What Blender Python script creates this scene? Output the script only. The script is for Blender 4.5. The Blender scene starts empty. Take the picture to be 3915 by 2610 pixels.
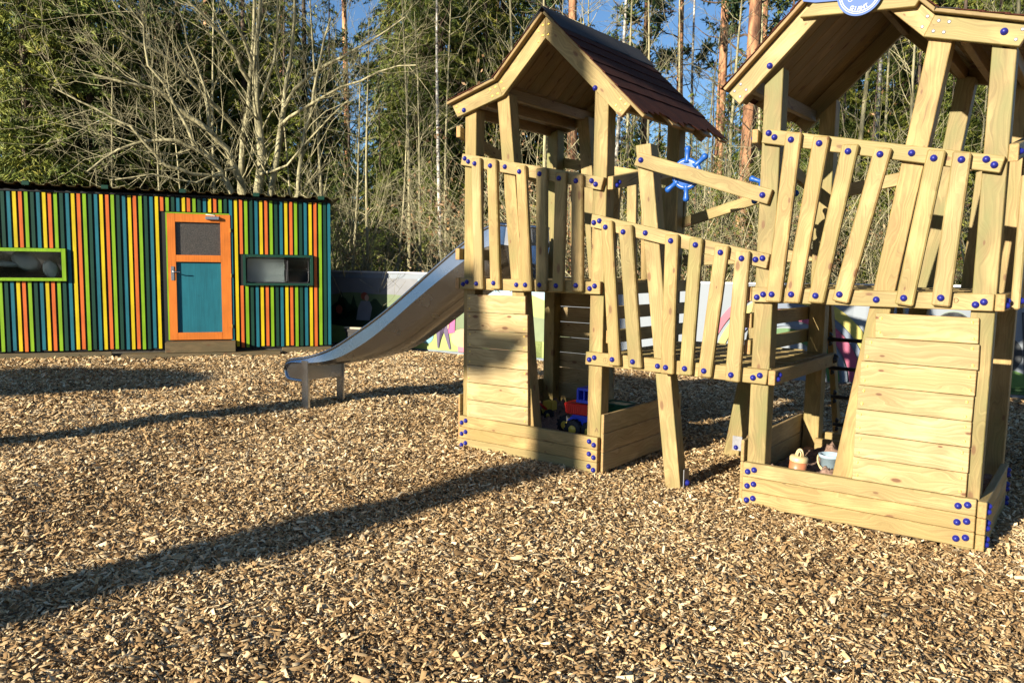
import bpy, bmesh, math, random
import numpy as np
from mathutils import Vector, Matrix, noise
random.seed(7); rng = np.random.default_rng(7)
R = math.radians
scene = bpy.context.scene
col = scene.collection

# ------------------------------------------------------------------ camera
CAM = np.array([4.4204, -5.1768, 1.6]); FPX = 3077.35; PITCH = .09862; ROLL = -.013845; YAW = -.64158
Fv = np.array([math.sin(YAW)*math.cos(PITCH), math.cos(YAW)*math.cos(PITCH), -math.sin(PITCH)])
R0 = np.array([math.cos(YAW), -math.sin(YAW), 0.]); D0 = np.cross(Fv, R0)
Rv = R0*math.cos(ROLL)+D0*math.sin(ROLL); Dv = D0*math.cos(ROLL)-R0*math.sin(ROLL)
cam_d = bpy.data.cameras.new('camera'); cam = bpy.data.objects.new('camera', cam_d); col.objects.link(cam)
cam_d.sensor_fit = 'HORIZONTAL'; cam_d.sensor_width = 36; cam_d.lens = 36*FPX/3915
cam_d.clip_start = .05; cam_d.clip_end = 600
M = Matrix((( Rv[0], -Dv[0], -Fv[0], CAM[0]), (Rv[1], -Dv[1], -Fv[1], CAM[1]), (Rv[2], -Dv[2], -Fv[2], CAM[2]), (0, 0, 0, 1)))
cam.matrix_world = M
scene.camera = cam

# ------------------------------------------------------------------ sky, sun, exposure
SUN_AZ, SUN_EL = 9.0, 17.0          # light travels towards +Y, a little towards +X
w = bpy.data.worlds.new('World'); scene.world = w; w.use_nodes = True
nt = w.node_tree; nt.nodes.clear()
sky = nt.nodes.new('ShaderNodeTexSky'); sky.sky_type = 'NISHITA'; sky.sun_disc = False
sky.sun_elevation = R(SUN_EL); sky.sun_rotation = R(180+SUN_AZ); sky.air_density = 1.0; sky.dust_density = .3; sky.ozone_density = 5.0
bg = nt.nodes.new('ShaderNodeBackground'); bg.inputs[1].default_value = .062
out = nt.nodes.new('ShaderNodeOutputWorld')
nt.links.new(sky.outputs[0], bg.inputs[0]); nt.links.new(bg.outputs[0], out.inputs[0])
sl = bpy.data.lights.new('sun', 'SUN'); sl.energy = 5.0; sl.angle = R(.5); sl.color = (1, .91, .76)
so = bpy.data.objects.new('sun', sl); col.objects.link(so)
ld = Vector((math.sin(R(SUN_AZ))*math.cos(R(SUN_EL)), math.cos(R(SUN_AZ))*math.cos(R(SUN_EL)), -math.sin(R(SUN_EL))))
so.rotation_euler = ld.to_track_quat('-Z', 'Y').to_euler(); so.location = (0, -20, 12)
scene.view_settings.view_transform = 'Standard'; scene.view_settings.look = 'None'
scene.view_settings.exposure = 1.35; scene.view_settings.gamma = 1
scene.render.resolution_x = 1024; scene.render.resolution_y = 682
scene.cycles.max_bounces = 6

# ------------------------------------------------------------------ materials
def mat(name):
    m = bpy.data.materials.new(name); m.use_nodes = True
    n = m.node_tree; b = n.nodes['Principled BSDF']
    return m, n, b
def N(n, t, **k):
    x = n.nodes.new(t)
    for a, v in k.items(): setattr(x, a, v)
    return x
def ramp(n, stops, interp='LINEAR'):
    r = N(n, 'ShaderNodeValToRGB'); r.color_ramp.interpolation = interp
    e = r.color_ramp.elements
    while len(e) > 1: e.remove(e[-1])
    e[0].position = stops[0][0]; e[0].color = (*stops[0][1], 1)
    for p, c in stops[1:]:
        x = e.new(p); x.color = (*c, 1)
    return r
def mixc(n, fac, a, b, mode='MIX'):
    x = N(n, 'ShaderNodeMix', data_type='RGBA', blend_type=mode)
    for s, v in ((x.inputs[0], fac), (x.inputs[6], a), (x.inputs[7], b)):
        if hasattr(v, 'is_output'): n.links.new(v, s)
        else: s.default_value = v if not isinstance(v, tuple) or len(v) == 4 else (*v, 1)
    return x.outputs[2]
def mathn(n, op, a, b=0.):
    x = N(n, 'ShaderNodeMath', operation=op)
    for s, v in ((x.inputs[0], a), (x.inputs[1], b)):
        if hasattr(v, 'is_output'): n.links.new(v, s)
        else: s.default_value = v
    return x.outputs[0]

def wood_mat(name, light, dark, green, gamt, knot=.6, ringscale=1.0, rough=.62):
    m, n, b = mat(name)
    uv = N(n, 'ShaderNodeUVMap', uv_map='grain')
    oi = N(n, 'ShaderNodeObjectInfo')
    sp = N(n, 'ShaderNodeSeparateXYZ'); n.links.new(uv.outputs[0], sp.inputs[0])
    off = mathn(n, 'MULTIPLY', oi.outputs['Random'], 37.)
    # warp by slow noise so that the grain wanders round the knots
    cl = N(n, 'ShaderNodeCombineXYZ'); n.links.new(mathn(n, 'MULTIPLY', sp.outputs[0], 2.0), cl.inputs[0]); n.links.new(mathn(n, 'MULTIPLY', sp.outputs[1], 7.), cl.inputs[1]); n.links.new(off, cl.inputs[2])
    slow = N(n, 'ShaderNodeTexNoise'); slow.inputs['Scale'].default_value = 1; slow.inputs['Detail'].default_value = 2; n.links.new(cl.outputs[0], slow.inputs[0])
    # knots
    ck = N(n, 'ShaderNodeCombineXYZ'); n.links.new(mathn(n, 'MULTIPLY', sp.outputs[0], 3.2), ck.inputs[0]); n.links.new(mathn(n, 'ADD', mathn(n, 'MULTIPLY', sp.outputs[1], 7.5), off), ck.inputs[1])
    vo = N(n, 'ShaderNodeTexVoronoi', feature='F1', voronoi_dimensions='2D'); vo.inputs['Scale'].default_value = 1; vo.inputs['Randomness'].default_value = .95; n.links.new(ck.outputs[0], vo.inputs[0])
    vc = N(n, 'ShaderNodeSeparateColor'); n.links.new(vo.outputs['Color'], vc.inputs[0])
    sz = mathn(n, 'MAXIMUM', mathn(n, 'MULTIPLY', mathn(n, 'SUBTRACT', vc.outputs[0], .35), .22), .001)
    kn = N(n, 'ShaderNodeMapRange'); n.links.new(sz, kn.inputs[1]); n.links.new(mathn(n, 'MULTIPLY', sz, .55), kn.inputs[2]); n.links.new(vo.outputs['Distance'], kn.inputs[0])
    halo = N(n, 'ShaderNodeMapRange'); halo.inputs[1].default_value = .42; halo.inputs[2].default_value = .04; n.links.new(vo.outputs['Distance'], halo.inputs[0])
    vv = mathn(n, 'ADD', mathn(n, 'MULTIPLY', sp.outputs[1], 1.0), mathn(n, 'MULTIPLY', slow.outputs[0], .16))
    vv = mathn(n, 'ADD', vv, mathn(n, 'MULTIPLY', halo.outputs[0], .035))
    cr = N(n, 'ShaderNodeCombineXYZ'); n.links.new(mathn(n, 'MULTIPLY', sp.outputs[0], .25), cr.inputs[0]); n.links.new(vv, cr.inputs[1]); n.links.new(off, cr.inputs[2])
    wv = N(n, 'ShaderNodeTexWave', wave_type='BANDS', bands_direction='Y', wave_profile='SAW'); wv.inputs['Scale'].default_value = 16*ringscale; wv.inputs['Distortion'].default_value = .7; wv.inputs['Detail'].default_value = 2; wv.inputs['Detail Scale'].default_value = .5
    n.links.new(cr.outputs[0], wv.inputs[0])
    cf = N(n, 'ShaderNodeCombineXYZ'); n.links.new(mathn(n, 'MULTIPLY', sp.outputs[0], 3.), cf.inputs[0]); n.links.new(mathn(n, 'MULTIPLY', vv, 170.), cf.inputs[1]); n.links.new(off, cf.inputs[2])
    fine = N(n, 'ShaderNodeTexNoise'); fine.inputs['Scale'].default_value = 1; fine.inputs['Detail'].default_value = 3; n.links.new(cf.outputs[0], fine.inputs[0])
    base = mixc(n, mathn(n, 'MULTIPLY', wv.outputs[1], .55), light, dark)
    fr = N(n, 'ShaderNodeMapRange'); fr.inputs[1].default_value = .35; fr.inputs[2].default_value = .7; fr.inputs[3].default_value = .0; fr.inputs[4].default_value = .6; n.links.new(fine.outputs[0], fr.inputs[0])
    base = mixc(n, fr.outputs[0], base, dark)
    # blotches: green treatment, pale patches
    cb = N(n, 'ShaderNodeCombineXYZ'); n.links.new(mathn(n, 'MULTIPLY', sp.outputs[0], 3.2), cb.inputs[0]); n.links.new(mathn(n, 'MULTIPLY', sp.outputs[1], 8.), cb.inputs[1]); n.links.new(mathn(n, 'ADD', off, 9.), cb.inputs[2])
    bl = N(n, 'ShaderNodeTexNoise'); bl.inputs['Scale'].default_value = 1; bl.inputs['Detail'].default_value = 4; n.links.new(cb.outputs[0], bl.inputs[0])
    g = N(n, 'ShaderNodeMapRange'); g.inputs[1].default_value = .42; g.inputs[2].default_value = .72; g.inputs[3].default_value = 0; g.inputs[4].default_value = 1; n.links.new(bl.outputs[0], g.inputs[0])
    base = mixc(n, mathn(n, 'MULTIPLY', g.outputs[0], gamt), base, green)
    pr = N(n, 'ShaderNodeMapRange'); pr.inputs[1].default_value = .48; pr.inputs[2].default_value = .30; n.links.new(bl.outputs[0], pr.inputs[0])
    base = mixc(n, mathn(n, 'MULTIPLY', pr.outputs[0], .5), base, tuple(min(1, c*1.35) for c in light))
    # per-piece tint
    tint = ramp(n, [(0, (.78, .80, .72)), (.3, (1.04, 1.02, 1.0)), (.6, (1.0, .90, .76)), (.8, (.84, .90, .78)), (1, (1.05, .97, .88))]); n.links.new(oi.outputs['Random'], tint.inputs[0])
    base = mixc(n, 1., base, tint.outputs[0], 'MULTIPLY')
    base = mixc(n, mathn(n, 'MULTIPLY', halo.outputs[0], .28), base, (dark[0]*.95, dark[1]*.8, dark[2]*.7))
    base = mixc(n, mathn(n, 'MULTIPLY', kn.outputs[0], knot), base, (.11, .045, .018))
    # checks (drying cracks)
    cc = N(n, 'ShaderNodeCombineXYZ'); n.links.new(mathn(n, 'MULTIPLY', sp.outputs[0], 1.3), cc.inputs[0]); n.links.new(mathn(n, 'MULTIPLY', vv, 42.), cc.inputs[1]); n.links.new(off, cc.inputs[2])
    cn = N(n, 'ShaderNodeTexNoise'); cn.inputs['Scale'].default_value = 1; cn.inputs['Detail'].default_value = 1; n.links.new(cc.outputs[0], cn.inputs[0])
    ck2 = N(n, 'ShaderNodeMapRange'); ck2.inputs[1].default_value = .735; ck2.inputs[2].default_value = .77; n.links.new(cn.outputs[0], ck2.inputs[0])
    base = mixc(n, mathn(n, 'MULTIPLY', ck2.outputs[0], .6), base, (.12, .075, .03))
    n.links.new(base, b.inputs['Base Color'])
    b.inputs['Roughness'].default_value = rough; b.inputs['Specular IOR Level'].default_value = .3
    bp = N(n, 'ShaderNodeBump'); bp.inputs['Strength'].default_value = .25; bp.inputs['Distance'].default_value = .004
    n.links.new(fine.outputs[0], bp.inputs['Height']); n.links.new(bp.outputs[0], b.inputs['Normal'])
    return m
def flat(name, c, rough=.6, metal=0., bump=0., bscale=40., var=.0, spec=.5):
    m, n, b = mat(name)
    b.inputs['Base Color'].default_value = (*c, 1); b.inputs['Roughness'].default_value = rough; b.inputs['Metallic'].default_value = metal
    b.inputs['Specular IOR Level'].default_value = spec
    if var or bump:
        tc = N(n, 'ShaderNodeTexCoord'); no = N(n, 'ShaderNodeTexNoise'); no.inputs['Scale'].default_value = bscale; no.inputs['Detail'].default_value = 5
        n.links.new(tc.outputs['Object'], no.inputs[0])
        if var:
            r = ramp(n, [(.3, tuple(x*(1-var) for x in c)), (.7, tuple(min(1, x*(1+var)) for x in c))]); n.links.new(no.outputs[0], r.inputs[0]); n.links.new(r.outputs[0], b.inputs['Base Color'])
        if bump:
            bp = N(n, 'ShaderNodeBump'); bp.inputs['Strength'].default_value = bump; bp.inputs['Distance'].default_value = .01
            n.links.new(no.outputs[0], bp.inputs['Height']); n.links.new(bp.outputs[0], b.inputs['Normal'])
    return m

W_POST = wood_mat('wood_post', (.33, .245, .105), (.15, .10, .038), (.17, .165, .06), .85, .7, .8)
W_BOARD = wood_mat('wood_board', (.44, .34, .18), (.21, .14, .06), (.27, .225, .10), .55, .9, .55)
W_RAIL = wood_mat('wood_rail', (.355, .265, .118), (.165, .11, .042), (.21, .185, .07), .65, .75, 1.0)
W_ROOF = wood_mat('wood_roof_board', (.29, .195, .085), (.16, .10, .042), (.18, .15, .06), .3, .8, .7)
W_OLD = wood_mat('wood_grey_step', (.13, .10, .055), (.07, .055, .03), (.08, .08, .045), .5, .6, .8)
W_END = flat('wood_end_grain', (.34, .18, .06), .7, bump=.3, bscale=60, var=.25)
BLUECAP = flat('blue_cap_plastic', (.010, .014, .17), .42, spec=.35)
BLACKCAP = flat('black_cap_plastic', (.01, .01, .012), .4)
BRASS = flat('yellow_zinc_screw', (.75, .52, .10), .35, .8)
ZINC = flat('zinc_bracket', (.22, .22, .23), .6, .9, bump=.1, bscale=30, var=.15)
STEEL = None
def steel():
    m, n, b = mat('brushed_stainless_steel')
    b.inputs['Metallic'].default_value = 1; b.inputs['Base Color'].default_value = (.42, .435, .46, 1); b.inputs['Roughness'].default_value = .3
    tc = N(n, 'ShaderNodeTexCoord'); no = N(n, 'ShaderNodeTexNoise'); no.inputs['Scale'].default_value = 3.5; no.inputs['Detail'].default_value = 3
    n.links.new(tc.outputs['Object'], no.inputs[0])
    bp = N(n, 'ShaderNodeBump'); bp.inputs['Strength'].default_value = .10; bp.inputs['Distance'].default_value = .02
    n.links.new(no.outputs[0], bp.inputs['Height']); n.links.new(bp.outputs[0], b.inputs['Normal'])
    r = N(n, 'ShaderNodeMapRange'); r.inputs[3].default_value = .17; r.inputs[4].default_value = .34; n.links.new(no.outputs[0], r.inputs[0]); n.links.new(r.outputs[0], b.inputs['Roughness'])
    return m
STEEL = steel()

# ------------------------------------------------------------------ object helpers
def tag(o, label=None, cat=None, group=None, kind=None):
    for k, v in (('label', label), ('category', cat), ('group', group), ('kind', kind)):
        if v: o[k] = v
    return o
def thing(name, loc, label, cat, group=None, rz=0.):
    o = bpy.data.objects.new(name, None); o.empty_display_size = .2; col.objects.link(o)
    o.location = loc; o.rotation_euler = (0, 0, rz)
    return tag(o, label, cat, group)
def link(name, me, parent=None, mats=()):
    o = bpy.data.objects.new(name, me); col.objects.link(o)
    for m in mats:
        if m is not None: me.materials.append(m)
    if parent is not None: o.parent = parent
    return o
def wloc(o):
    """world offset of an unrotated parent chain"""
    v = Vector((0, 0, 0))
    while o is not None: v += o.location; o = o.parent
    return v
def grain_uv(bm, axis, rnd=None):
    uvl = bm.loops.layers.uv.get('grain') or bm.loops.layers.uv.new('grain')
    axis = Vector(axis).normalized(); o1 = axis.orthogonal().normalized()
    # pick the across axes aligned with the world for flat beams
    for c in (Vector((0, 1, 0)), Vector((1, 0, 0)), Vector((0, 0, 1))):
        if abs(c.dot(axis)) < .7: o1 = (c-axis*c.dot(axis)).normalized(); break
    o2 = axis.cross(o1)
    r = random.random()*50 if rnd is None else rnd
    for f in bm.faces:
        if f.tag: continue
        for l in f.loops:
            c = l.vert.co
            l[uvl].uv = (c.dot(axis)+r, c.dot(o1)+c.dot(o2)*1.0+r*.37)
        f.tag = True
def hexa(bm, q, d, bev=.004, axis=None, end=1, keep=None):
    """solid from four corner points q and a depth vector d (added to the mesh), edges eased"""
    q = [Vector(p) for p in q]; d = Vector(d)
    vs = [bm.verts.new(p) for p in q]+[bm.verts.new(p+d) for p in q]
    fs = [bm.faces.new([vs[i] for i in f]) for f in ((0, 1, 2, 3), (7, 6, 5, 4), (0, 4, 5, 1), (1, 5, 6, 2), (2, 6, 7, 3), (3, 7, 4, 0))]
    es = list({e for f in fs for e in f.edges})
    if axis is None:
        a = (q[0]+q[1])/2-(q[3]+q[2])/2; b_ = (q[0]+q[3])/2-(q[1]+q[2])/2
        axis = a if a.length > b_.length else b_
        if d.length > axis.length: axis = d
    axis = Vector(axis).normalized()
    old = set(bm.faces)-set(fs)
    if bev: bmesh.ops.bevel(bm, geom=es, offset=bev, segments=1, affect='EDGES', clamp_overlap=True)
    new = [f for f in bm.faces if f not in old]
    bmesh.ops.recalc_face_normals(bm, faces=new)
    for f in new:
        f.tag = False
        f.normal_update()
        f.material_index = end if abs(f.normal.dot(axis)) > .82 else 0
    uvl = bm.loops.layers.uv.get('grain') or bm.loops.layers.uv.new('grain')
    o1 = Vector((0, 1, 0)) if abs(axis.y) < .7 else Vector((1, 0, 0))
    o1 = (o1-axis*o1.dot(axis)).normalized(); o2 = axis.cross(o1); r = random.random()*50
    for f in new:
        for l in f.loops:
            c = l.vert.co; l[uvl].uv = (c.dot(axis)+r, c.dot(o1)+c.dot(o2)+r*.37)
        f.tag = True
    return new
def bm_obj(name, bm, mats, parent=None, smooth=False):
    me = bpy.data.meshes.new(name)
    if smooth:
        for f in bm.faces: f.smooth = True
    if parent is not None: bmesh.ops.translate(bm, verts=bm.verts, vec=-wloc(parent))
    bm.to_mesh(me); bm.free()
    return link(name, me, parent, mats)
def beam(name, q, d, m, parent, bev=.004, axis=None):
    bm = bmesh.new(); hexa(bm, q, d, bev, axis)
    return bm_obj(name, bm, (m, W_END), parent)
def fbeam(name, uz, v0, v1, m, parent, bev=.004):
    """piece whose face is the quad uz in a vertical u-z plane, from depth v0 to v1"""
    return beam(name, [(u, v0, z) for u, z in uz], (0, v1-v0, 0), m, parent, bev)
def sbeam(name, vz, u0, u1, m, parent, bev=.004):
    return beam(name, [(u0, v, z) for v, z in vz], (u1-u0, 0, 0), m, parent, bev)
def box(bm, c, s, mi=0, bev=0., rot=None):
    """axis box centred at c with full sizes s"""
    g = bmesh.ops.create_cube(bm, size=1.)
    vs = g['verts']
    for v in vs: v.co = Vector((v.co.x*s[0], v.co.y*s[1], v.co.z*s[2]))
    fs = list({f for v in vs for f in v.link_faces})
    if bev:
        old = set(bm.faces)-set(fs)
        bmesh.ops.bevel(bm, geom=list({e for f in fs for e in f.edges}), offset=bev, segments=2, affect='EDGES')
        fs = [f for f in bm.faces if f not in old]; vs = list({v for f in fs for v in f.verts})
    for f in fs: f.material_index = mi
    for v in vs:
        if rot is not None: v.co = rot @ v.co
        v.co += Vector(c)
    return vs
def lathe(bm, prof, seg=16, mi=0, smooth=True, M4=None):
    """revolve (r,z) profile about Z; M4 moves the result"""
    rings = []; start = len(bm.verts)
    for r, z in prof:
        if r < 1e-6: rings.append([bm.verts.new((0, 0, z))])
        else: rings.append([bm.verts.new((r*math.cos(2*math.pi*i/seg), r*math.sin(2*math.pi*i/seg), z)) for i in range(seg)])
    fs = []
    for a, b in zip(rings, rings[1:]):
        for i in range(seg):
            j = (i+1) % seg
            if len(a) == 1 and len(b) == 1: continue
            if len(a) == 1: f = bm.faces.new((a[0], b[j], b[i]))
            elif len(b) == 1: f = bm.faces.new((a[i], a[j], b[0]))
            else: f = bm.faces.new((a[i], a[j], b[j], b[i]))
            f.smooth = smooth; f.material_index = mi; fs.append(f)
    if M4 is not None:
        for r in rings:
            for v in r: v.co = M4 @ v.co
    return fs
def tube(bm, pts, rad, seg=10, mi=0, cap=True):
    pts = [Vector(p) for p in pts]; n = len(pts)
    if not hasattr(rad, '__len__'): rad = [rad]*n
    rings = []; prev = None
    for i, p in enumerate(pts):
        t = (pts[min(i+1, n-1)]-pts[max(i-1, 0)]).normalized()
        s = t.orthogonal().normalized() if prev is None else (prev-t*prev.dot(t)).normalized()
        prev = s; u = t.cross(s)
        rings.append([bm.verts.new(p+(s*math.cos(2*math.pi*k/seg)+u*math.sin(2*math.pi*k/seg))*rad[i]) for k in range(seg)])
    for a, b in zip(rings, rings[1:]):
        for k in range(seg):
            f = bm.faces.new((a[k], a[(k+1) % seg], b[(k+1) % seg], b[k])); f.smooth = True; f.material_index = mi
    if cap:
        f = bm.faces.new(rings[0][::-1]); f.material_index = mi
        f = bm.faces.new(rings[-1]); f.material_index = mi
# domed caps -----------------------------------------------------
def cap_mesh(name, m):
    bm = bmesh.new()
    lathe(bm, [(0.0215, 0), (.0215, .006), (.0185, .0075), (.0175, .010), (.0155, .016), (.011, .021), (.005, .0235), (0, .024)], 18)
    me = bpy.data.meshes.new(name); bm.to_mesh(me); bm.free(); me.materials.append(m); return me
CAPM = cap_mesh('bolt_cap_mesh', BLUECAP); BCAPM = cap_mesh('black_bolt_cap_mesh', BLACKCAP)
def cap(parent, u, v, z, d='-v', me=None, s=.9):
    o = bpy.data.objects.new('bolt_cap', me or CAPM); col.objects.link(o); o.parent = parent
    o.location = Vector((u, v, z))-wloc(parent)
    o.rotation_euler = {'-v': (R(90), 0, 0), '+u': (0, R(90), 0), '+v': (R(-90), 0, 0), '-u': (0, R(-90), 0)}[d]
    o.scale = (s, s, s)
    return o

# ------------------------------------------------------------------ ground
def gz(x, y):
    """gentle unevenness of the chip bed"""
    return .018*math.sin(x*1.3+.4)*math.cos(y*1.1)+.012*math.sin(x*3.1+y*2.3)+.008*math.sin(x*5.7-y*4.9+1)
def gz_np(x, y):
    return .018*np.sin(x*1.3+.4)*np.cos(y*1.1)+.012*np.sin(x*3.1+y*2.3)+.008*np.sin(x*5.7-y*4.9+1)
def np_mesh(name, V, F, nper, attr=None, smooth=False):
    """mesh from numpy vertices and faces with nper corners each; attr = per-face colour"""
    me = bpy.data.meshes.new(name); me.vertices.add(len(V)); me.vertices.foreach_set('co', np.asarray(V, np.float32).ravel())
    nf = len(F); me.loops.add(nf*nper); me.loops.foreach_set('vertex_index', np.asarray(F, np.int32).ravel())
    me.polygons.add(nf); me.polygons.foreach_set('loop_start', np.arange(0, nf*nper, nper, dtype=np.int32))
    me.update(calc_edges=True); me.validate()
    if attr is not None:
        a = me.attributes.new('tone', 'FLOAT', 'FACE'); a.data.foreach_set('value', np.asarray(attr, np.float32))
    if smooth: me.polygons.foreach_set('use_smooth', np.ones(nf, bool))
    return me
m, n, b = mat('chip_bed')
tc = N(n, 'ShaderNodeTexCoord'); vo = N(n, 'ShaderNodeTexVoronoi'); vo.inputs['Scale'].default_value = 45; mp = N(n, 'ShaderNodeMapping'); mp.inputs['Scale'].default_value = (1, .55, 1)
n.links.new(tc.outputs['Object'], mp.inputs[0]); n.links.new(mp.outputs[0], vo.inputs[0])
sx = N(n, 'ShaderNodeSeparateColor'); n.links.new(vo.outputs['Color'], sx.inputs[0])
rp = ramp(n, [(0, (.07, .042, .022)), (.4, (.17, .11, .055)), (.75, (.32, .22, .12)), (1, (.45, .33, .19))]); n.links.new(sx.outputs[0], rp.inputs[0])
n.links.new(rp.outputs[0], b.inputs['Base Color']); b.inputs['Roughness'].default_value = .9
bp = N(n, 'ShaderNodeBump'); bp.inputs['Strength'].default_value = .9; bp.inputs['Distance'].default_value = .03; n.links.new(sx.outputs[1], bp.inputs['Height']); n.links.new(bp.outputs[0], b.inputs['Normal'])
CHIPBED = m
xs = np.concatenate([np.arange(-300, -14, 22.), np.arange(-14, 10, .25), np.arange(10, 301, 22.)]); ys = np.concatenate([np.arange(-200, -8, 24.), np.arange(-8, 12, .25), np.arange(12, 401, 24.)])
X, Y = np.meshgrid(xs, ys); near = ((np.abs(X) < 14) & (Y > -8) & (Y < 12))
Z = np.where(near, gz_np(X, Y), 0)-.015
V = np.stack([X, Y, Z], -1).reshape(-1, 3); nx, ny = len(xs), len(ys)
I = (np.arange(ny-1)[:, None]*nx+np.arange(nx-1)[None]).ravel()
g = link('ground', np_mesh('ground', V, np.stack([I, I+1, I+nx+1, I+nx], 1), 4, smooth=True), None, (CHIPBED,)); tag(g, kind='structure')

# loose chips: flat splintered wedges, thick near the camera and thinner further off
m, n, b = mat('wood_chip')
at = N(n, 'ShaderNodeAttribute', attribute_name='tone')
rp = ramp(n, [(0, (.026, .014, .007)), (.25, (.080, .045, .019)), (.5, (.205, .122, .052)), (.72, (.37, .24, .112)), (.9, (.54, .39, .205)), (1, (.68, .54, .33))]); n.links.new(at.outputs['Fac'], rp.inputs[0])
n.links.new(rp.outputs[0], b.inputs['Base Color']); b.inputs['Roughness'].default_value = .85; b.inputs['Specular IOR Level'].default_value = .2
CHIP = m
def chips(npts_per, d0, d1, size):
    """npts chips per square metre between two distances inside the view wedge"""
    ang = .66; area = ang*(d1*d1-d0*d0); nn = int(area*npts_per)
    d = np.sqrt(rng.uniform(d0*d0, d1*d1, nn)); a = rng.uniform(-ang, ang, nn)+YAW
    x = CAM[0]+d*np.sin(a); y = CAM[1]+d*np.cos(a)
    return x, y, np.full(nn, size)
parts = [chips(10500, 2.2, 4.2, 1.), chips(7500, 4.2, 6.2, 1.05), chips(4600, 6.2, 9., 1.2), chips(2300, 9., 13.5, 1.5), chips(900, 13.5, 19, 2.0)]
x = np.concatenate([p[0] for p in parts]); y = np.concatenate([p[1] for p in parts]); s = np.concatenate([p[2] for p in parts])
keep = ~((x > .02) & (x < 1.36) & (y > .02) & (y < 1.36)) & ~((x > 2.5) & (x < 3.87) & (y > .02) & (y < 1.36)) & (y < 5.9+.145*x) & ~(((x+6.415)*.819-(y-4.057)*.574 < .1) & (x < -5.8))
x, y, s = x[keep], y[keep], s[keep]; nn = len(x)
# pile the chips up a little against the boxes and in loose drifts
bump = .012*np.sin(x*9+y*4)*np.sin(y*11-x*3)
L = s*np.clip(rng.gamma(2.7, .0088, nn), .008, .075); Wd = L*rng.uniform(.16, .45, nn); H = np.minimum(Wd*rng.uniform(.25, .7, nn), .006*s)
yaw = rng.uniform(0, np.pi*2, nn); pit = rng.normal(0, .42, nn); rol = rng.normal(0, .6, nn)
tp = np.array([[-1, -1, 0], [1, -.8, 0], [1, .8, 0], [-1, 1, 0], [-.75, 0, 1], [.8, .1, 1]], float)
T = tp[None]*np.stack([L/2*1.0, Wd/2, H], 1)[:, None, :]
T[:, 0:2, 1] *= rng.uniform(.5, 1.2, (nn, 2)); T[:, 2:4, 1] *= rng.uniform(.4, 1.2, (nn, 2)); T[:, 4:6, 1] += Wd[:, None]*rng.uniform(-.3, .3, (nn, 2))
cp, sp_ = np.cos(pit), np.sin(pit); cr_, sr = np.cos(rol), np.sin(rol); cy, sy = np.cos(yaw), np.sin(yaw)
a0 = T[..., 0]; a1 = T[..., 1]*cr_[:, None]-T[..., 2]*sr[:, None]; a2 = T[..., 1]*sr[:, None]+T[..., 2]*cr_[:, None]
b0 = a0*cp[:, None]-a2*sp_[:, None]; b2 = a0*sp_[:, None]+a2*cp[:, None]
vx = b0*cy[:, None]-a1*sy[:, None]+x[:, None]; vy = b0*sy[:, None]+a1*cy[:, None]+y[:, None]
vz = b2+(gz_np(x, y)+bump*.6+rng.uniform(-.014, .012, nn))[:, None]
V = np.stack([vx, vy, vz], -1).reshape(-1, 3)
fq = np.array([[0, 1, 5, 4], [3, 4, 5, 2], [0, 4, 3, 3], [1, 2, 5, 5]])
base = (np.arange(nn)*6)[:, None, None]
Fq = (fq[None, :2]+base).reshape(-1, 4); Ft = (fq[None, 2:, :3]+base).reshape(-1, 3)
tone = np.clip(rng.normal(.76, .20, nn)+.08*np.sin(x*2.1)*np.sin(y*1.7), 0, 1)
me = bpy.data.meshes.new('wood_chips'); me.vertices.add(len(V)); me.vertices.foreach_set('co', V.astype(np.float32).ravel())
lv = np.concatenate([Fq.ravel(), Ft.ravel()]).astype(np.int32); me.loops.add(len(lv)); me.loops.foreach_set('vertex_index', lv)
ls = np.concatenate([np.arange(len(Fq))*4, len(Fq)*4+np.arange(len(Ft))*3]).astype(np.int32); me.polygons.add(len(ls)); me.polygons.foreach_set('loop_start', ls)
me.update(calc_edges=True)
a_ = me.attributes.new('tone', 'FLOAT', 'FACE'); a_.data.foreach_set('value', np.concatenate([np.repeat(tone, 2), np.repeat(tone*.92, 2)]).astype(np.float32))
o = link('wood_chips', me, None, (CHIP,)); tag(o, 'loose tan and brown wood chips covering the playground floor', 'wood chips', kind='stuff')

# ------------------------------------------------------------------ the two towers
TW = 1.369
def inter(a, b, t): return tuple(a[i]+(b[i]-a[i])*t for i in range(len(a)))
def tower(name, U, label, top_rail, rail_end, deck_end, bals, topb, deckb, balb, mid, midb, wall, posts_top, mirror):
    t = thing(name, (U, .6, 0), label, 'play tower')
    F = lambda nm, q, v0, v1, m=W_POST, **k: fbeam(nm, q, v0, v1, m, t, **k)
    # corner posts: the front and the back pair
    for v0, v1 in ((.045, .162), (1.25, 1.367)):
        zl, zr = posts_top
        F('post', [(U+.003, zl[0]), (U+.12, zl[1]), (U+.12, -.1), (U+.003, -.1)], v0, v1)
        F('post', [(U+1.250, zr[0]), (U+1.367, zr[1]), (U+1.367, -.1), (U+1.250, -.1)], v0, v1)
        F('leaning_post', mid, v0+.001, v1-.001)
    return t, F
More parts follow.
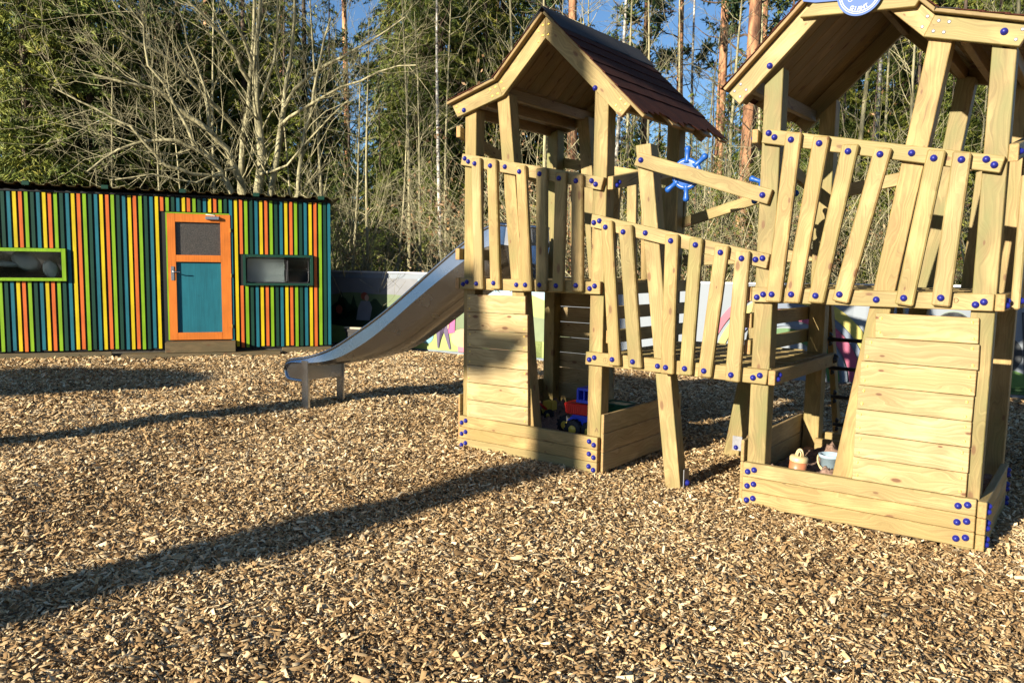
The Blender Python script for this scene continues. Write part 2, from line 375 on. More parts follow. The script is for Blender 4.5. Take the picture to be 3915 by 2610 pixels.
# left tower ------------------------------------------------------
T1, F1 = tower('play_tower', 0., 'wooden play tower on the left with a red shingled crooked gable roof, steel slide side', None, None, None, None, None, None, None,
               [(.332, 2.93), (.452, 2.93), (.785, -.05), (.668, -.05)], None, None, ((2.80, 2.84), (2.90, 2.79)), False)
def front_panel(t, rail_q, deck_q, bals, railcaps, deckcaps, toplist, botlist):
    r = fbeam('rail', rail_q, 0, .044, W_RAIL, t); r2 = fbeam('rail', deck_q, 0, .044, W_RAIL, t)
    for u, z in railcaps: cap(r, u, 0, z)
    for u, z in deckcaps: cap(r2, u, 0, z)
    for q, a, b_ in zip(bals, toplist, botlist):
        bl = fbeam('baluster', q, -.045, -.001, W_RAIL, t, bev=.008)
        cap(bl, a[0], -.045, a[1]); cap(bl, b_[0], -.045, b_[1])
    return r, r2
front_panel(T1, [(.012, 2.486), (1.37, 2.222), (1.345, 2.131), (-.006, 2.394)], [(-.005, 1.459), (1.361, 1.462), (1.361, 1.368), (-.005, 1.366)],
    [[(.143, 2.437), (.236, 2.431), (.276, 1.371), (.180, 1.371)], [(.303, 2.411), (.399, 2.408), (.451, 1.378), (.355, 1.377)], [(.593, 2.345), (.687, 2.345), (.767, 1.372), (.673, 1.370)],
     [(.791, 2.316), (.886, 2.316), (.903, 1.376), (.807, 1.373)], [(.968, 2.278), (1.065, 2.274), (1.055, 1.375), (.959, 1.374)], [(1.112, 2.250), (1.210, 2.248), (1.231, 1.383), (1.133, 1.381)]],
    [(.041, 2.443), (.079, 2.415), (.460, 2.351), (1.268, 2.202), (1.303, 2.175)], [(.033, 1.407), (.074, 1.426), (.590, 1.417), (1.272, 1.408), (1.315, 1.429)],
    [(.184, 2.388), (.346, 2.361), (.636, 2.299), (.828, 2.271), (1.007, 2.229), (1.159, 2.203)], [(.214, 1.416), (.393, 1.426), (.710, 1.420), (.844, 1.423), (.998, 1.422), (1.178, 1.430)])
def sand_box(t, U, side_l, side_r, backn=3):
    """front and side kerb boards of the sand box"""
    for k in range(3):
        z1 = .287-k*.0965; b_ = fbeam('sandbox_board', [(U, z1), (U+TW, z1), (U+TW, z1-.0945), (U, z1-.0945)], 0, .044, W_RAIL, t)
        for u, dz in ((.031, -.058), (.075, -.036), (1.300, -.036), (1.341, -.058)) if U < 1 else ((.035, -.060), (.078, -.042), (1.279, -.050), (1.327, -.036)):
            cap(b_, U+u, 0, z1+dz)
        fbeam('sandbox_board', [(U, z1), (U+TW, z1), (U+TW, z1-.0945), (U, z1-.0945)], 1.370, 1.414, W_RAIL, t)
sand_box(T1, 0, 1, 1)
for k in range(3):      # wide boards on the two sides
    z1 = .468-k*.1475
    b_ = sbeam('sandbox_board', [(.01, z1), (1.36, z1), (1.36, z1-.145), (.01, z1-.145)], 1.398, 1.416, W_BOARD, T1)
    sbeam('sandbox_board', [(.01, z1), (1.36, z1), (1.36, z1-.145), (.01, z1-.145)], -.020, -.002, W_BOARD, T1)
sbeam('batten', [(.05, .46), (.13, .46), (.13, 0), (.05, 0)], 1.368, 1.397, W_RAIL, T1)
def wall_board(t, q, v0, v1, screws=True):
    bm = bmesh.new(); hexa(bm, [(u, v0, z) for u, z in q], (0, v1-v0, 0), .003)
    uv = bm.loops.layers.uv['grain']
    if screws:
        (a, b_, c, d) = q
        for (pu, pz) in ((a[0]+.030, a[1]-.030), (d[0]+.026, d[1]+.030), (b_[0]-.030, b_[1]-.030), (c[0]-.030, c[1]+.028)):
            M4 = Matrix.Translation((pu+random.uniform(-.005, .005), v0+.0005, pz+random.uniform(-.006, .006))) @ Matrix.Rotation(R(90), 4, 'X')
            lathe(bm, [(.0085, 0), (.0085, .0012), (.0045, .0006), (.0035, -.001), (0, -.001)], 10, 2, M4=M4)
    return bm_obj('wall_board', bm, (W_BOARD, W_END, BRASS), t)
for k in range(7):      # climbing wall, front and back
    zt = 1.323-k*.1485; ul = .066+.0012*k; ur = .668+.004*k
    wall_board(T1, [(ul, zt-.002), (ur+(.02 if k else 0), zt+.006), (ur+.004+(.02 if k else 0), zt-.138), (ul+.001, zt-.1465)], .012, .044)
    wall_board(T1, [(.06, zt), (.72, zt), (.72, zt-.1445), (.06, zt-.1445)], 1.370, 1.392, False)
# side rails, deck rails
def side_rails(t, u0, u1, rising, low=True, ext=1.44):
    za, zb = rising
    r = sbeam('rail', [(-.001, za), (ext, zb), (ext, zb-.095), (-.001, za-.095)], u0, u1, W_RAIL, t)
    d = sbeam('rail', [(-.001, 1.462), (ext, 1.462), (ext, 1.367), (-.001, 1.367)], u0, u1, W_RAIL, t)
    return r, d
r, d = side_rails(T1, 1.403, 1.448, (2.226, 2.49))
cap(r, 1.448, .050, 2.165, '+u'); cap(r, 1.448, .085, 2.190, '+u')
for v in (1.36, 1.33): cap(d, 1.448, v, 1.40+.03*(v < 1.35), '+u', BCAPM, 1.3)
for z1 in (1.281, 1.102):   # riser boards between the low bridge deck and the tower deck
    b_ = sbeam('riser_board', [(.03, z1), (1.42, z1-.012), (1.42, z1-.107), (.03, z1-.097)], 1.404, 1.446, W_RAIL, T1)
    cap(b_, 1.446, 1.37, z1-.06, '+u', BCAPM, 1.3); cap(b_, 1.446, 1.395, z1-.035, '+u', BCAPM, 1.3)
sbeam('rail', [(-.01, 2.71), (1.41, 2.36), (1.41, 2.265), (-.01, 2.62)], -.048, -.004, W_RAIL, T1)
sbeam('rail', [(-.01, 1.705), (1.41, 1.700), (1.41, 1.605), (-.01, 1.610)], -.048, -.004, W_RAIL, T1)
sbeam('rail', [(-.01, 1.462), (1.41, 1.462), (1.41, 1.367), (-.01, 1.367)], -.048, -.004, W_RAIL, T1)
# back panel
fbeam('rail', [(-.02, 2.62), (1.44, 2.33), (1.44, 2.235), (-.02, 2.525)], 1.370, 1.414, W_RAIL, T1)
fbeam('rail', [(-.02, 1.46), (1.44, 1.46), (1.44, 1.366), (-.02, 1.366)], 1.370, 1.414, W_RAIL, T1)
for k, (a, b_) in enumerate(((.16, .20), (.62, .55), (.78, .80), (.93, .95), (1.10, 1.08), (1.27, 1.22))):
    fbeam('baluster', [(a, 2.50-.2*a), (a+.095, 2.48-.2*a), (b_+.095, 1.372), (b_, 1.372)], 1.416, 1.460, W_RAIL, T1)
def decking(t, u0, u1, z, nb, along='u', v0=.05, v1=1.36, m=W_RAIL):
    wdt = (v1-v0)/nb
    for i in range(nb):
        a = v0+i*wdt
        dz = random.uniform(-.002, .002)
        bm = bmesh.new(); hexa(bm, [(u0, a, z+dz), (u1, a, z+dz), (u1, a+wdt-.012, z+dz), (u0, a+wdt-.012, z+dz)], (0, 0, -.028), .003, axis=(1, 0, 0))
        bm_obj('deck_board', bm, (m, W_END), t)
decking(T1, .122, 1.248, 1.455, 12)

# crooked gable roof ----------------------------------------------
def roof(t, U, mir, shingle_side):
    """section points run (in mirrored-u) from the low eave over the kink to the ridge and down the long slope"""
    X = (lambda u: U+u) if not mir else (lambda u: U+TW-u)
    P = [(-.104, 2.888), (.373, 3.019), (.829, 3.453), (1.578, 2.725)]        # top edge of the bargeboards
    V0, V1 = .0, 1.367
    def quad2(a, b_, h, ea=0, eb=0):
        """board of height h under the line a-b"""
        dx, dz = b_[0]-a[0], b_[1]-a[1]; l = math.hypot(dx, dz); nx_, nz_ = dz/l, -dx/l
        if nz_ > 0: nx_, nz_ = -nx_, -nz_
        return [(a[0], a[1]), (b_[0], b_[1]), (b_[0]+nx_*h+eb*dx/l, b_[1]+nz_*h+eb*dz/l), (a[0]+nx_*h+ea*dx/l, a[1]+nz_*h+ea*dz/l)]
    h = .118
    segs = [((P[0]), (P[1]), .0, .02), (P[1], P[2], .02, -.118), (P[2], P[3], .118, 0)]
    # mitred bargeboards, front and back
    low = [(-.045, 2.785), (.425, 2.905), (.829, 3.290), (1.496, 2.640)]
    objs = []
    for v0, v1 in ((0., .043), (1.369, 1.412)):
        for i in range(3):
            q = [P[i], P[i+1], low[i+1], low[i]]
            e = .0008*i
            q = [(X(a), b_) for a, b_ in q]
            bm = bmesh.new(); hexa(bm, [(u, v0+e, z) for u, z in q], (0, v1-v0-2*e, 0), .003)
            if v0 == 0.:
                for f in (.25, .72):
                    pa, pb = inter(P[i], low[i], f), inter(P[i+1], low[i+1], f)
                    l = math.hypot(pb[0]-pa[0], pb[1]-pa[1])
                    for tt in (.035/l, 1-.035/l, 1-.09/l):
                        c = inter(pa, pb, tt)
                        lathe(bm, [(.010, 0), (.010, .0015), (.005, .001), (0, 0)], 10, 2, M4=Matrix.Translation((X(c[0]), v0+e-.0005, c[1])) @ Matrix.Rotation(R(90), 4, 'X'))
            objs.append(bm_obj('bargeboard', bm, (W_RAIL, W_END, BRASS if not mir else ZINC), t))
    # sheathing boards running down each slope, their lower ends uneven
    def sheath(a, b_, th, vs, end_var, over=0.):
        for k in range(len(vs)-1):
            e = end_var[k % len(end_var)]
            dx, dz = b_[0]-a[0], b_[1]-a[1]; l = math.hypot(dx, dz)
            bb = (b_[0]+dx/l*e, b_[1]+dz/l*e)
            q = quad2(a, bb, -th)
            bm = bmesh.new()
            pts = [(X(u), vs[k], z) for u, z in q]
            hexa(bm, pts, (0, vs[k+1]-vs[k]-.006, 0), .003, axis=(bb[0]-a[0], 0, bb[1]-a[1]) if not mir else (a[0]-bb[0], 0, bb[1]-a[1]))
            bm_obj('roof_board', bm, (W_ROOF, W_END), t)
    vs = list(np.linspace(-.045, 1.46, 11))
    up = .003
    A = [(p[0], p[1]+up) for p in P]
    sheath((A[2][0], A[2][1]+.004), A[3], .022, vs, [.165, .03, .015, .165, .02, .13, .0, .15, .03, .16] if not mir else [.0, .02, .03, -.03, .01, .02, -.02, .0, .02, .0])
    sheath((A[2][0]-.002, A[2][1]+.004), A[1], .022, vs, [0.])
    sheath((A[1][0]+.004, A[1][1]+.004), A[0], .022, vs, [.02, .03, .0, .02])
    # purlins under the boards, front to back
    for (u, z) in ((.02, 2.875), (.40, 2.985), (1.43, 2.80), (.80, 3.36), (.22, 2.93)):
        sbeam('purlin', [(.045, z), (1.367, z), (1.367, z-.085), (.045, z-.085)], X(u)-.022, X(u)+.022, W_ROOF, t)
    # shingles in overlapping courses on both slopes
    red, n_, b_ = mat('shingle_red' if not mir else 'shingle_dark_red')
    tc = N(n_, 'ShaderNodeTexCoord'); no = N(n_, 'ShaderNodeTexNoise'); no.inputs['Scale'].default_value = 220; no.inputs['Detail'].default_value = 2; n_.links.new(tc.outputs['Object'], no.inputs[0])
    no2 = N(n_, 'ShaderNodeTexNoise'); no2.inputs['Scale'].default_value = 7; no2.inputs['Detail'].default_value = 4; n_.links.new(tc.outputs['Object'], no2.inputs[0])
    rr = ramp(n_, [(.3, (.026, .009, .006)), (.55, (.062, .020, .012)), (.8, (.115, .045, .030))]); n_.links.new(no.outputs[0], rr.inputs[0])
    r2 = ramp(n_, [(.3, (.75, .75, .8)), (.7, (1.15, 1.1, 1.05))]); n_.links.new(no2.outputs[0], r2.inputs[0])
    n_.links.new(mixc(n_, 1, rr.outputs[0], r2.outputs[0], 'MULTIPLY'), b_.inputs['Base Color']); b_.inputs['Roughness'].default_value = .95; b_.inputs['Specular IOR Level'].default_value = .15
    bpn = N(n_, 'ShaderNodeBump'); bpn.inputs['Strength'].default_value = .5; bpn.inputs['Distance'].default_value = .003; n_.links.new(no.outputs[0], bpn.inputs['Height']); n_.links.new(bpn.outputs[0], b_.inputs['Normal'])
    blk = flat('shingle_underside_black', (.02, .02, .022), .9, bump=.4, bscale=90)
    def course(a, b_, n_c, name, ragged):
        dx, dz = b_[0]-a[0], b_[1]-a[1]; l = math.hypot(dx, dz); ux, uz = dx/l, dz/l
        nx_, nz_ = -uz, ux
        if nz_ < 0: nx_, nz_ = -nx_, -nz_
        step = l/n_c
        for c in range(n_c):
            bm = bmesh.new(); s0 = max(0, c*step-.02); s1 = (c+1)*step+.006
            mseg = 26; vv = np.linspace(-.052, 1.47, mseg+1)
            o0, o1 = .026, .034
            jag = [0.]*(mseg+1)
            if ragged and c == n_c-1:
                e = [.15, .15, .11, .135, .085, .11, .06, .09, .10, .15, .12, .16, .10, .12, .08, .09, .14, .13, .10, .12, .09, .06, .11, .14, .15, .12, .15]
                jag = [x_-.005 for x_ in e] if not mir else [.008]*(mseg+1)
            top = []; bot = []
            for i, v in enumerate(vv):
                ss = s1+jag[i]
                wav = .0015*math.sin(v*23+c)
                top.append((bm.verts.new((X(a[0]+ux*s0+nx_*o0), v, a[1]+uz*s0+nz_*o0)), bm.verts.new((X(a[0]+ux*ss+nx_*(o1+wav)), v, a[1]+uz*ss+nz_*(o1+wav)))))
                bot.append((bm.verts.new((X(a[0]+ux*s0+nx_*(o0-.004)), v, a[1]+uz*s0+nz_*(o0-.004))), bm.verts.new((X(a[0]+ux*ss+nx_*(o1-.006)), v, a[1]+uz*ss+nz_*(o1-.006)))))
            for i in range(mseg):
                for q in ((top[i][0], top[i+1][0], top[i+1][1], top[i][1]), (bot[i][0], bot[i][1], bot[i+1][1], bot[i+1][0]), (top[i][1], top[i+1][1], bot[i+1][1], bot[i][1]), (top[i][0], bot[i][0], bot[i+1][0], top[i+1][0])):
                    bm.faces.new(q)
            bm.faces.new((top[0][0], top[0][1], bot[0][1], bot[0][0])); bm.faces.new((top[-1][0], bot[-1][0], bot[-1][1], top[-1][1]))
            bmesh.ops.recalc_face_normals(bm, faces=bm.faces)
            bm_obj(name, bm, (red if c else blk,), t)
    course(A[2], A[3], 7, 'shingle_course', True)
    course(A[2], A[1], 4, 'shingle_course', False)
    course(A[1], A[0], 4, 'shingle_course', False)
    bm = bmesh.new()       # ridge strip
    rv = [(-.17, -.13), (0, .045), (.17, -.13)]
    for v0, v1 in ((-.055, .5), (.46, 1.0), (.96, 1.48)):
        ring = [(X(P[2][0]+a), v0, P[2][1]+b_+.008) for a, b_ in rv]+[(X(P[2][0]+a), v0, P[2][1]+b_+.016) for a, b_ in reversed(rv)]
        vs0 = [bm.verts.new(p) for p in ring]; vs1 = [bm.verts.new((p[0], v1, p[2]+(.006 if v0 > 0 else 0))) for p in ring]
        for i in range(6): bm.faces.new((vs0[i], vs0[(i+1) % 6], vs1[(i+1) % 6], vs1[i]))
        bm.faces.new(vs0[::-1]); bm.faces.new(vs1)
    bmesh.ops.recalc_face_normals(bm, faces=bm.faces)
    bm_obj('ridge_strip', bm, (blk,), t)
    return objs
o1 = roof(T1, 0., False, 1)
cap(o1[0], .029, 0, 2.833); cap(o1[2], 1.279, .001, 2.868)

# right tower ------------------------------------------------------
U2 = 2.502
T2 = thing('play_tower', (U2, .6, 0), 'wooden play tower on the right with round blue sign at its gable', 'play tower')
for v0, v1 in ((.045, .162), (1.25, 1.367)):
    fbeam('post', [(2.520, 2.75), (2.637, 2.85), (2.632, -.1), (2.510, -.1)], v0, v1, W_POST, T2)
    fbeam('post', [(3.784, 2.83), (3.903, 2.80), (3.876, -.1), (3.757, -.1)], v0, v1, W_POST, T2)
    dz = 0
    fbeam('leaning_post', [(3.470, 2.93), (3.588, 2.89), (3.133, -.05), (3.015, -.05)] if v0 < 1 else [(3.44, 2.93), (3.556, 2.90), (3.17, -.05), (3.05, -.05)], v0+.001, v1-.001, W_POST, T2)
front_panel(T2, [(2.546, 2.470), (3.891, 2.209), (3.868, 2.120), (2.531, 2.382)], [(2.512, 1.457), (3.886, 1.457), (3.884, 1.363), (2.512, 1.360)],
    [[(2.699, 2.428), (2.797, 2.422), (2.716, 1.366), (2.617, 1.366)], [(2.870, 2.393), (2.966, 2.385), (2.834, 1.365), (2.735, 1.365)], [(3.041, 2.331), (3.138, 2.324), (2.981, 1.369), (2.883, 1.373)],
     [(3.227, 2.300), (3.322, 2.288), (3.125, 1.375), (3.029, 1.391)], [(3.510, 2.268), (3.604, 2.256), (3.484, 1.373), (3.386, 1.384)], [(3.638, 2.248), (3.731, 2.236), (3.675, 1.379), (3.578, 1.385)]],
    [(2.578, 2.439), (2.616, 2.410), (3.421, 2.257), (3.800, 2.197), (3.840, 2.165)], [(2.547, 1.391), (2.588, 1.411), (3.276, 1.404), (3.797, 1.396), (3.837, 1.413)],
    [(2.736, 2.380), (2.909, 2.345), (3.080, 2.285), (3.260, 2.256), (3.546, 2.215), (3.685, 2.198)], [(2.659, 1.415), (2.783, 1.419), (2.933, 1.416), (3.075, 1.429), (3.435, 1.421), (3.628, 1.429)])
sand_box(T2, U2, 1, 1)
for k in range(3):      # right side kerb of narrow boards with caps, left side of wide boards
    z1 = .281-k*.0965; b_ = sbeam('sandbox_board', [(-.001, z1), (1.14, z1), (1.14, z1-.094), (-.001, z1-.094)], 3.878, 3.924, W_RAIL, T2)
    for v, dz in ((.06, -.033), (.045, -.062), (1.09, -.03), (1.08, -.06)): cap(b_, 3.924, v, z1+dz, '+u')
    z1 = .430-k*.1475; sbeam('sandbox_board', [(.02, z1), (1.36, z1), (1.36, z1-.145), (.02, z1-.145)], 2.475, 2.497, W_BOARD, T2)
wq = [((3.274, 1.323), (3.818, 1.321), (3.822, 1.177), (3.278, 1.174)), ((3.222, 1.172), (3.829, 1.172), (3.831, 1.027), (3.219, 1.031)), ((3.206, 1.027), (3.824, 1.023), (3.823, .878), (3.206, .879)),
      ((3.197, .877), (3.820, .874), (3.817, .731), (3.197, .733)), ((3.193, .729), (3.817, .728), (3.818, .581), (3.195, .580)), ((3.193, .576), (3.816, .577), (3.817, .431), (3.194, .432)), ((3.191, .429), (3.814, .428), (3.814, .289), (3.193, .289))]
for q in wq: wall_board(T2, q, .012, .044)
for k in range(7):      # back and right climbing walls seen from inside
    zt = 1.323-k*.1485
    if k in (1, 2, 3, 4, 5, 6): wall_board(T2, [(3.2, zt), (3.80, zt), (3.80, zt-.1445), (3.2, zt-.1445)], 1.370, 1.392, False)
sbeam('riser_board', [(.20, .98), (1.25, .98), (1.25, .885), (.20, .885)], 3.70, 3.74, W_RAIL, T2)
fbeam('seat_board', [(2.62, .262), (3.15, .262), (3.15, .165), (2.62, .165)], 1.20, 1.24, W_RAIL, T2)
# side rails and balusters, right side
r = sbeam('rail', [(-.001, 2.272), (1.44, 2.53), (1.44, 2.435), (-.001, 2.177)], 3.903, 3.951, W_RAIL, T2)
d = sbeam('rail', [(-.001, 1.459), (1.44, 1.459), (1.44, 1.364), (-.001, 1.364)], 3.891, 3.939, W_RAIL, T2)
cap(r, 3.951, .045, 2.235, '+u'); cap(d, 3.939, .05, 1.395, '+u'); cap(d, 3.939, .085, 1.420, '+u')
for k, (va, vb) in enumerate(((.20, .13), (.40, .35), (.62, .62), (.84, .86), (1.08, 1.12))):
    b_ = sbeam('baluster', [(va, 2.19+.18*va), (va+.095, 2.19+.18*va), (vb+.095, 1.372), (vb, 1.372)], 3.9525, 3.998, W_RAIL, T2, bev=.008)
    cap(b_, 3.998, vb+.047, 1.42, '+u'); cap(b_, 3.998, va+.047, 2.14+.18*va, '+u')
# left side: rails and riser boards above the bridge deck
r = sbeam('rail', [(-.001, 2.472), (1.44, 2.21), (1.44, 2.115), (-.001, 2.385)], 2.468, 2.508, W_RAIL, T2)
cap(r, 2.468, .05, 2.42, '-u'); 
sbeam('rail', [(.01, 1.459), (1.44, 1.459), (1.44, 1.364), (.01, 1.364)], 2.462, 2.506, W_RAIL, T2)
for z1 in (1.281, 1.105): sbeam('riser_board', [(.03, z1), (1.42, z1), (1.42, z1-.097), (.03, z1-.097)], 2.462, 2.506, W_RAIL, T2)
# back panel, upside: rail rises to the right
fbeam('rail', [(2.49, 2.19), (3.93, 2.447), (3.93, 2.352), (2.49, 2.095)], 1.370, 1.414, W_RAIL, T2)
fbeam('rail', [(2.49, 1.46), (3.93, 1.46), (3.93, 1.366), (2.49, 1.366)], 1.370, 1.414, W_RAIL, T2)
for a, b_ in ((3.58, 3.52), (3.72, 3.72)):
    fbeam('baluster', [(a, 2.40), (a+.095, 2.41), (b_+.095, 1.372), (b_, 1.372)], 1.416, 1.46, W_RAIL, T2)
decking(T2, 2.64, 3.775, 1.457, 12)
o2 = roof(T2, U2, True, 0)
cap(o2[0], 3.842, 0, 2.872); cap(o2[2], 2.565, .001, 2.858)
# collar board across the gable and the round sign
fbeam('collar_board', [(2.86, 3.215), (3.46, 3.165), (3.40, 3.068), (2.752, 3.113)], -.046, -.002, W_RAIL, T2)
SIGNB = flat('sign_blue', (.075, .125, .30), .6, spec=.12); SIGNW = flat('sign_white', (.42, .43, .46), .6, spec=.12)
CX, CZ = 3.107, 3.186
bm = bmesh.new()
lathe(bm, [(0, .0), (.128, .0), (.128, .012), (0, .012)], 64, 0, smooth=False, M4=Matrix.Translation((CX, -.062, CZ)) @ Matrix.Rotation(R(90), 4, 'X'))
rb = [(-.335, .015), (-.26, -.005), (-.12, -.018), (.10, -.018), (.17, -.01), (.31, .02), (.33, .085), (.20, .07), (0, .065), (-.2, .075), (-.31, .095)]
a = [bm.verts.new((CX+x_, -.060, CZ+z_)) for x_, z_ in rb]; c = [bm.verts.new((CX+x_, -.050, CZ+z_)) for x_, z_ in rb]
bm.faces.new(a); bm.faces.new(c[::-1])
for i in range(len(rb)): bm.faces.new((a[i], a[(i+1) % len(rb)], c[(i+1) % len(rb)], c[i]))
bmesh.ops.recalc_face_normals(bm, faces=bm.faces)
sign = bm_obj('sign_board', bm, (SIGNB,), T2); sign['label'] = 'round blue sign with white rings and lettering'
bm = bmesh.new()
def ring(bm, cx, cz, r0, r1, v, a0=0, a1=360, seg=64):
    pr = None
    for i in range(seg+1):
        t_ = R(a0+(a1-a0)*i/seg)
        p = (bm.verts.new((cx+r0*math.cos(t_), v, cz+r0*math.sin(t_))), bm.verts.new((cx+r1*math.cos(t_), v, cz+r1*math.sin(t_))))
        if pr: bm.faces.new((pr[0], p[0], p[1], pr[1]))
        pr = p
ring(bm, CX, CZ, .112, .116, -.0755); ring(bm, CX, CZ, .101, .106, -.0755); ring(bm, CX, CZ+.01, .040, .0435, -.0755, 180, 360); ring(bm, CX, CZ+.018, .022, .0255, -.0755, 180, 360)
for sgn in (-1, 1):
    for k in range(3): ring(bm, CX+sgn*(.052+.010*k), CZ-.028+.012*k, .010, .0135, -.0755, 200 if sgn < 0 else 180, 380 if sgn < 0 else 340, 14)
bm_obj('sign_rings', bm, (SIGNW,), sign)
def text(body, size, loc, rot, m, parent, name='lettering', ext=.001, bold=0.):
    cu = bpy.data.curves.new('t', 'FONT'); cu.body = body; cu.size = size; cu.align_x = 'CENTER'; cu.align_y = 'CENTER'; cu.extrude = ext; cu.offset = bold
    o = bpy.data.objects.new('t', cu); col.objects.link(o); dg = bpy.context.evaluated_depsgraph_get()
    me = bpy.data.meshes.new_from_object(o.evaluated_get(dg)); bpy.data.objects.remove(o)
    me.materials.clear(); o = link(name, me, parent, (m,)); o.location = Vector(loc)-wloc(parent); o.rotation_euler = rot
    return o
for i, ch in enumerate('GIANT'):
    t_ = (i-2)*.235
    rr_ = .088
    text(ch, .030, (CX+rr_*math.sin(t_)*1.0, -.0765, CZ-rr_*math.cos(t_)), (R(90), t_*-1.0 if False else 0, 0), SIGNW, sign, bold=.0012).rotation_euler = Matrix.Rotation(-t_, 3, 'Y').to_4x4().to_euler() if False else (Matrix.Rotation(-t_, 4, 'Y') @ Matrix.Rotation(R(90), 4, 'X')).to_euler()
PENCIL = flat('pencil_mark', (.13, .075, .03), .8)
def pencil(ch, u, v, z, s, parent, circ):
    text(ch, s, (u, v-.0015, z), (R(90), 0, 0), PENCIL, parent, 'pencil_mark', .0004)
    if circ:
        bm = bmesh.new(); ring(bm, u, z, s*.62, s*.62+.0022, v-.0012, 60, 400, 24); bm_obj('pencil_mark', bm, (PENCIL,), parent)
pencil('D', 3.70, 0, 1.415, .040, T2, False); pencil('A', 1.335, .0455, .335, .05, T1, False)
# ladder with black rungs behind the tower
for u in (2.575, 3.10):
    hexs = [(u, 1.42, 1.40), (u, 1.51, 1.40), (u, 2.06, -.05), (u, 1.97, -.05)]
    beam('ladder_rail', hexs, (.045, 0, 0), W_POST, T2)
for v, z in ((1.50, 1.02), (1.60, .78), (1.71, .53), (1.82, .28)):
    bm = bmesh.new(); tube(bm, [(2.60, v-.03, z), (3.12, v-.03, z)], .016, 12); ob = bm_obj('rung', bm, (BLACKCAP,), T2)
    for dz in (.035, -.035): cap(ob, 2.575+.045, v-.03, z+dz, '+u', BCAPM, 1.0)

# ------------------------------------------------------------------ bridge
BR = thing('play_bridge', (2.0, .6, 0), 'low wooden bridge with slanting pickets and blue steering wheel joining the two towers', 'play bridge')
r = fbeam('rail', [(1.274, 1.962), (2.618, 1.670), (2.599, 1.578), (1.264, 1.866)], .0012, .0438, W_RAIL, BR)
for p in ((1.295, 1.896), (1.342, 1.908), (1.721, 1.816), (2.527, 1.636), (2.573, 1.645)): cap(r, p[0], .001, p[1])
r = fbeam('rail', [(1.250, .933), (2.642, .920), (2.632, .822), (1.246, .836)], 0, .044, W_RAIL, BR)
for p in ((1.284, .875), (1.327, .893), (1.850, .876), (2.545, .861), (2.590, .880)): cap(r, p[0], 0, p[1])
pencil('1', 1.425, 0, .880, .030, BR, True)
for q, a, b_ in (([(1.377, 1.906), (1.470, 1.905), (1.569, .853), (1.475, .850)], (1.421, 1.859), (1.505, .898)), ([(1.524, 1.871), (1.633, 1.872), (1.743, .853), (1.637, .849)], (1.568, 1.823), (1.674, .896)),
    ([(1.895, 1.802), (1.992, 1.802), (1.991, .832), (1.892, .830)], (1.942, 1.758), (1.935, .878)), ([(2.078, 1.779), (2.171, 1.775), (2.128, .837), (2.033, .834)], (2.125, 1.730), (2.078, .883)),
    ([(2.261, 1.731), (2.356, 1.723), (2.267, .836), (2.170, .833)], (2.304, 1.680), (2.219, .880)), ([(2.404, 1.694), (2.501, 1.688), (2.467, .824), (2.366, .827)], (2.450, 1.642), (2.411, .871))):
    bl = fbeam('baluster', q, -.045, -.001, W_RAIL, BR, bev=.008); cap(bl, a[0], -.045, a[1]); cap(bl, b_[0], -.045, b_[1])
p_ = fbeam('leaning_post', [(1.598, 2.440), (1.716, 2.447), (2.042, -.05), (1.924, -.05)], .046, .163, W_POST, BR)
fbeam('leaning_post', [(2.24, 2.42), (2.355, 2.42), (1.985, -.05), (1.855, -.05)], 1.251, 1.366, W_POST, BR)
r = fbeam('rail', [(1.644, 2.386), (2.615, 2.082), (2.587, 1.990), (1.614, 2.294)], .0005, .0445, W_RAIL, BR); cap(r, 1.670, 0, 2.327); cap(r, 2.554, 0, 2.050)
fbeam('rail', [(1.26, 1.975), (2.33, 2.275), (2.305, 2.18), (1.26, 1.885)], 1.371, 1.414, W_RAIL, BR)
fbeam('rail', [(1.38, 1.68), (2.62, 1.74), (2.62, 1.645), (1.38, 1.585)], 1.3715, 1.4135, W_RAIL, BR)
fbeam('rail', [(1.46, .93), (2.45, .93), (2.45, .835), (1.46, .835)], 1.372, 1.413, W_RAIL, BR)
d = sbeam('rail', [(-.001, .918), (1.44, .918), (1.44, .822), (-.001, .822)], 2.645, 2.690, W_RAIL, BR); cap(d, 2.690, .045, .860, '+u'); cap(d, 2.690, .075, .885, '+u')
for v in (1.38, 1.36): cap(d, 2.690, v, .87+(.02 if v > 1.37 else 0), '+u', BCAPM, 1.3)
decking(BR, 1.372, 2.643, .925, 13)
for u, v, d_ in ((2.047, .10, '+u'), (1.985, 1.240, '-v')):   # zinc shoe at the foot of each leaning post
    bm = bmesh.new()
    if d_ == '+u': box(bm, (2.052, .10, .07), (.006, .085, .15), 0, .001)
    else: box(bm, (1.985, 1.246, .12), (.085, .006, .12), 0, .001)
    s_ = bm_obj('metal_shoe', bm, (ZINC,), BR)
    if d_ == '+u': cap(s_, 2.055, .10, .045, '+u', None, 1.1)
    else: cap(s_, 1.975, 1.243, .085, '-v')
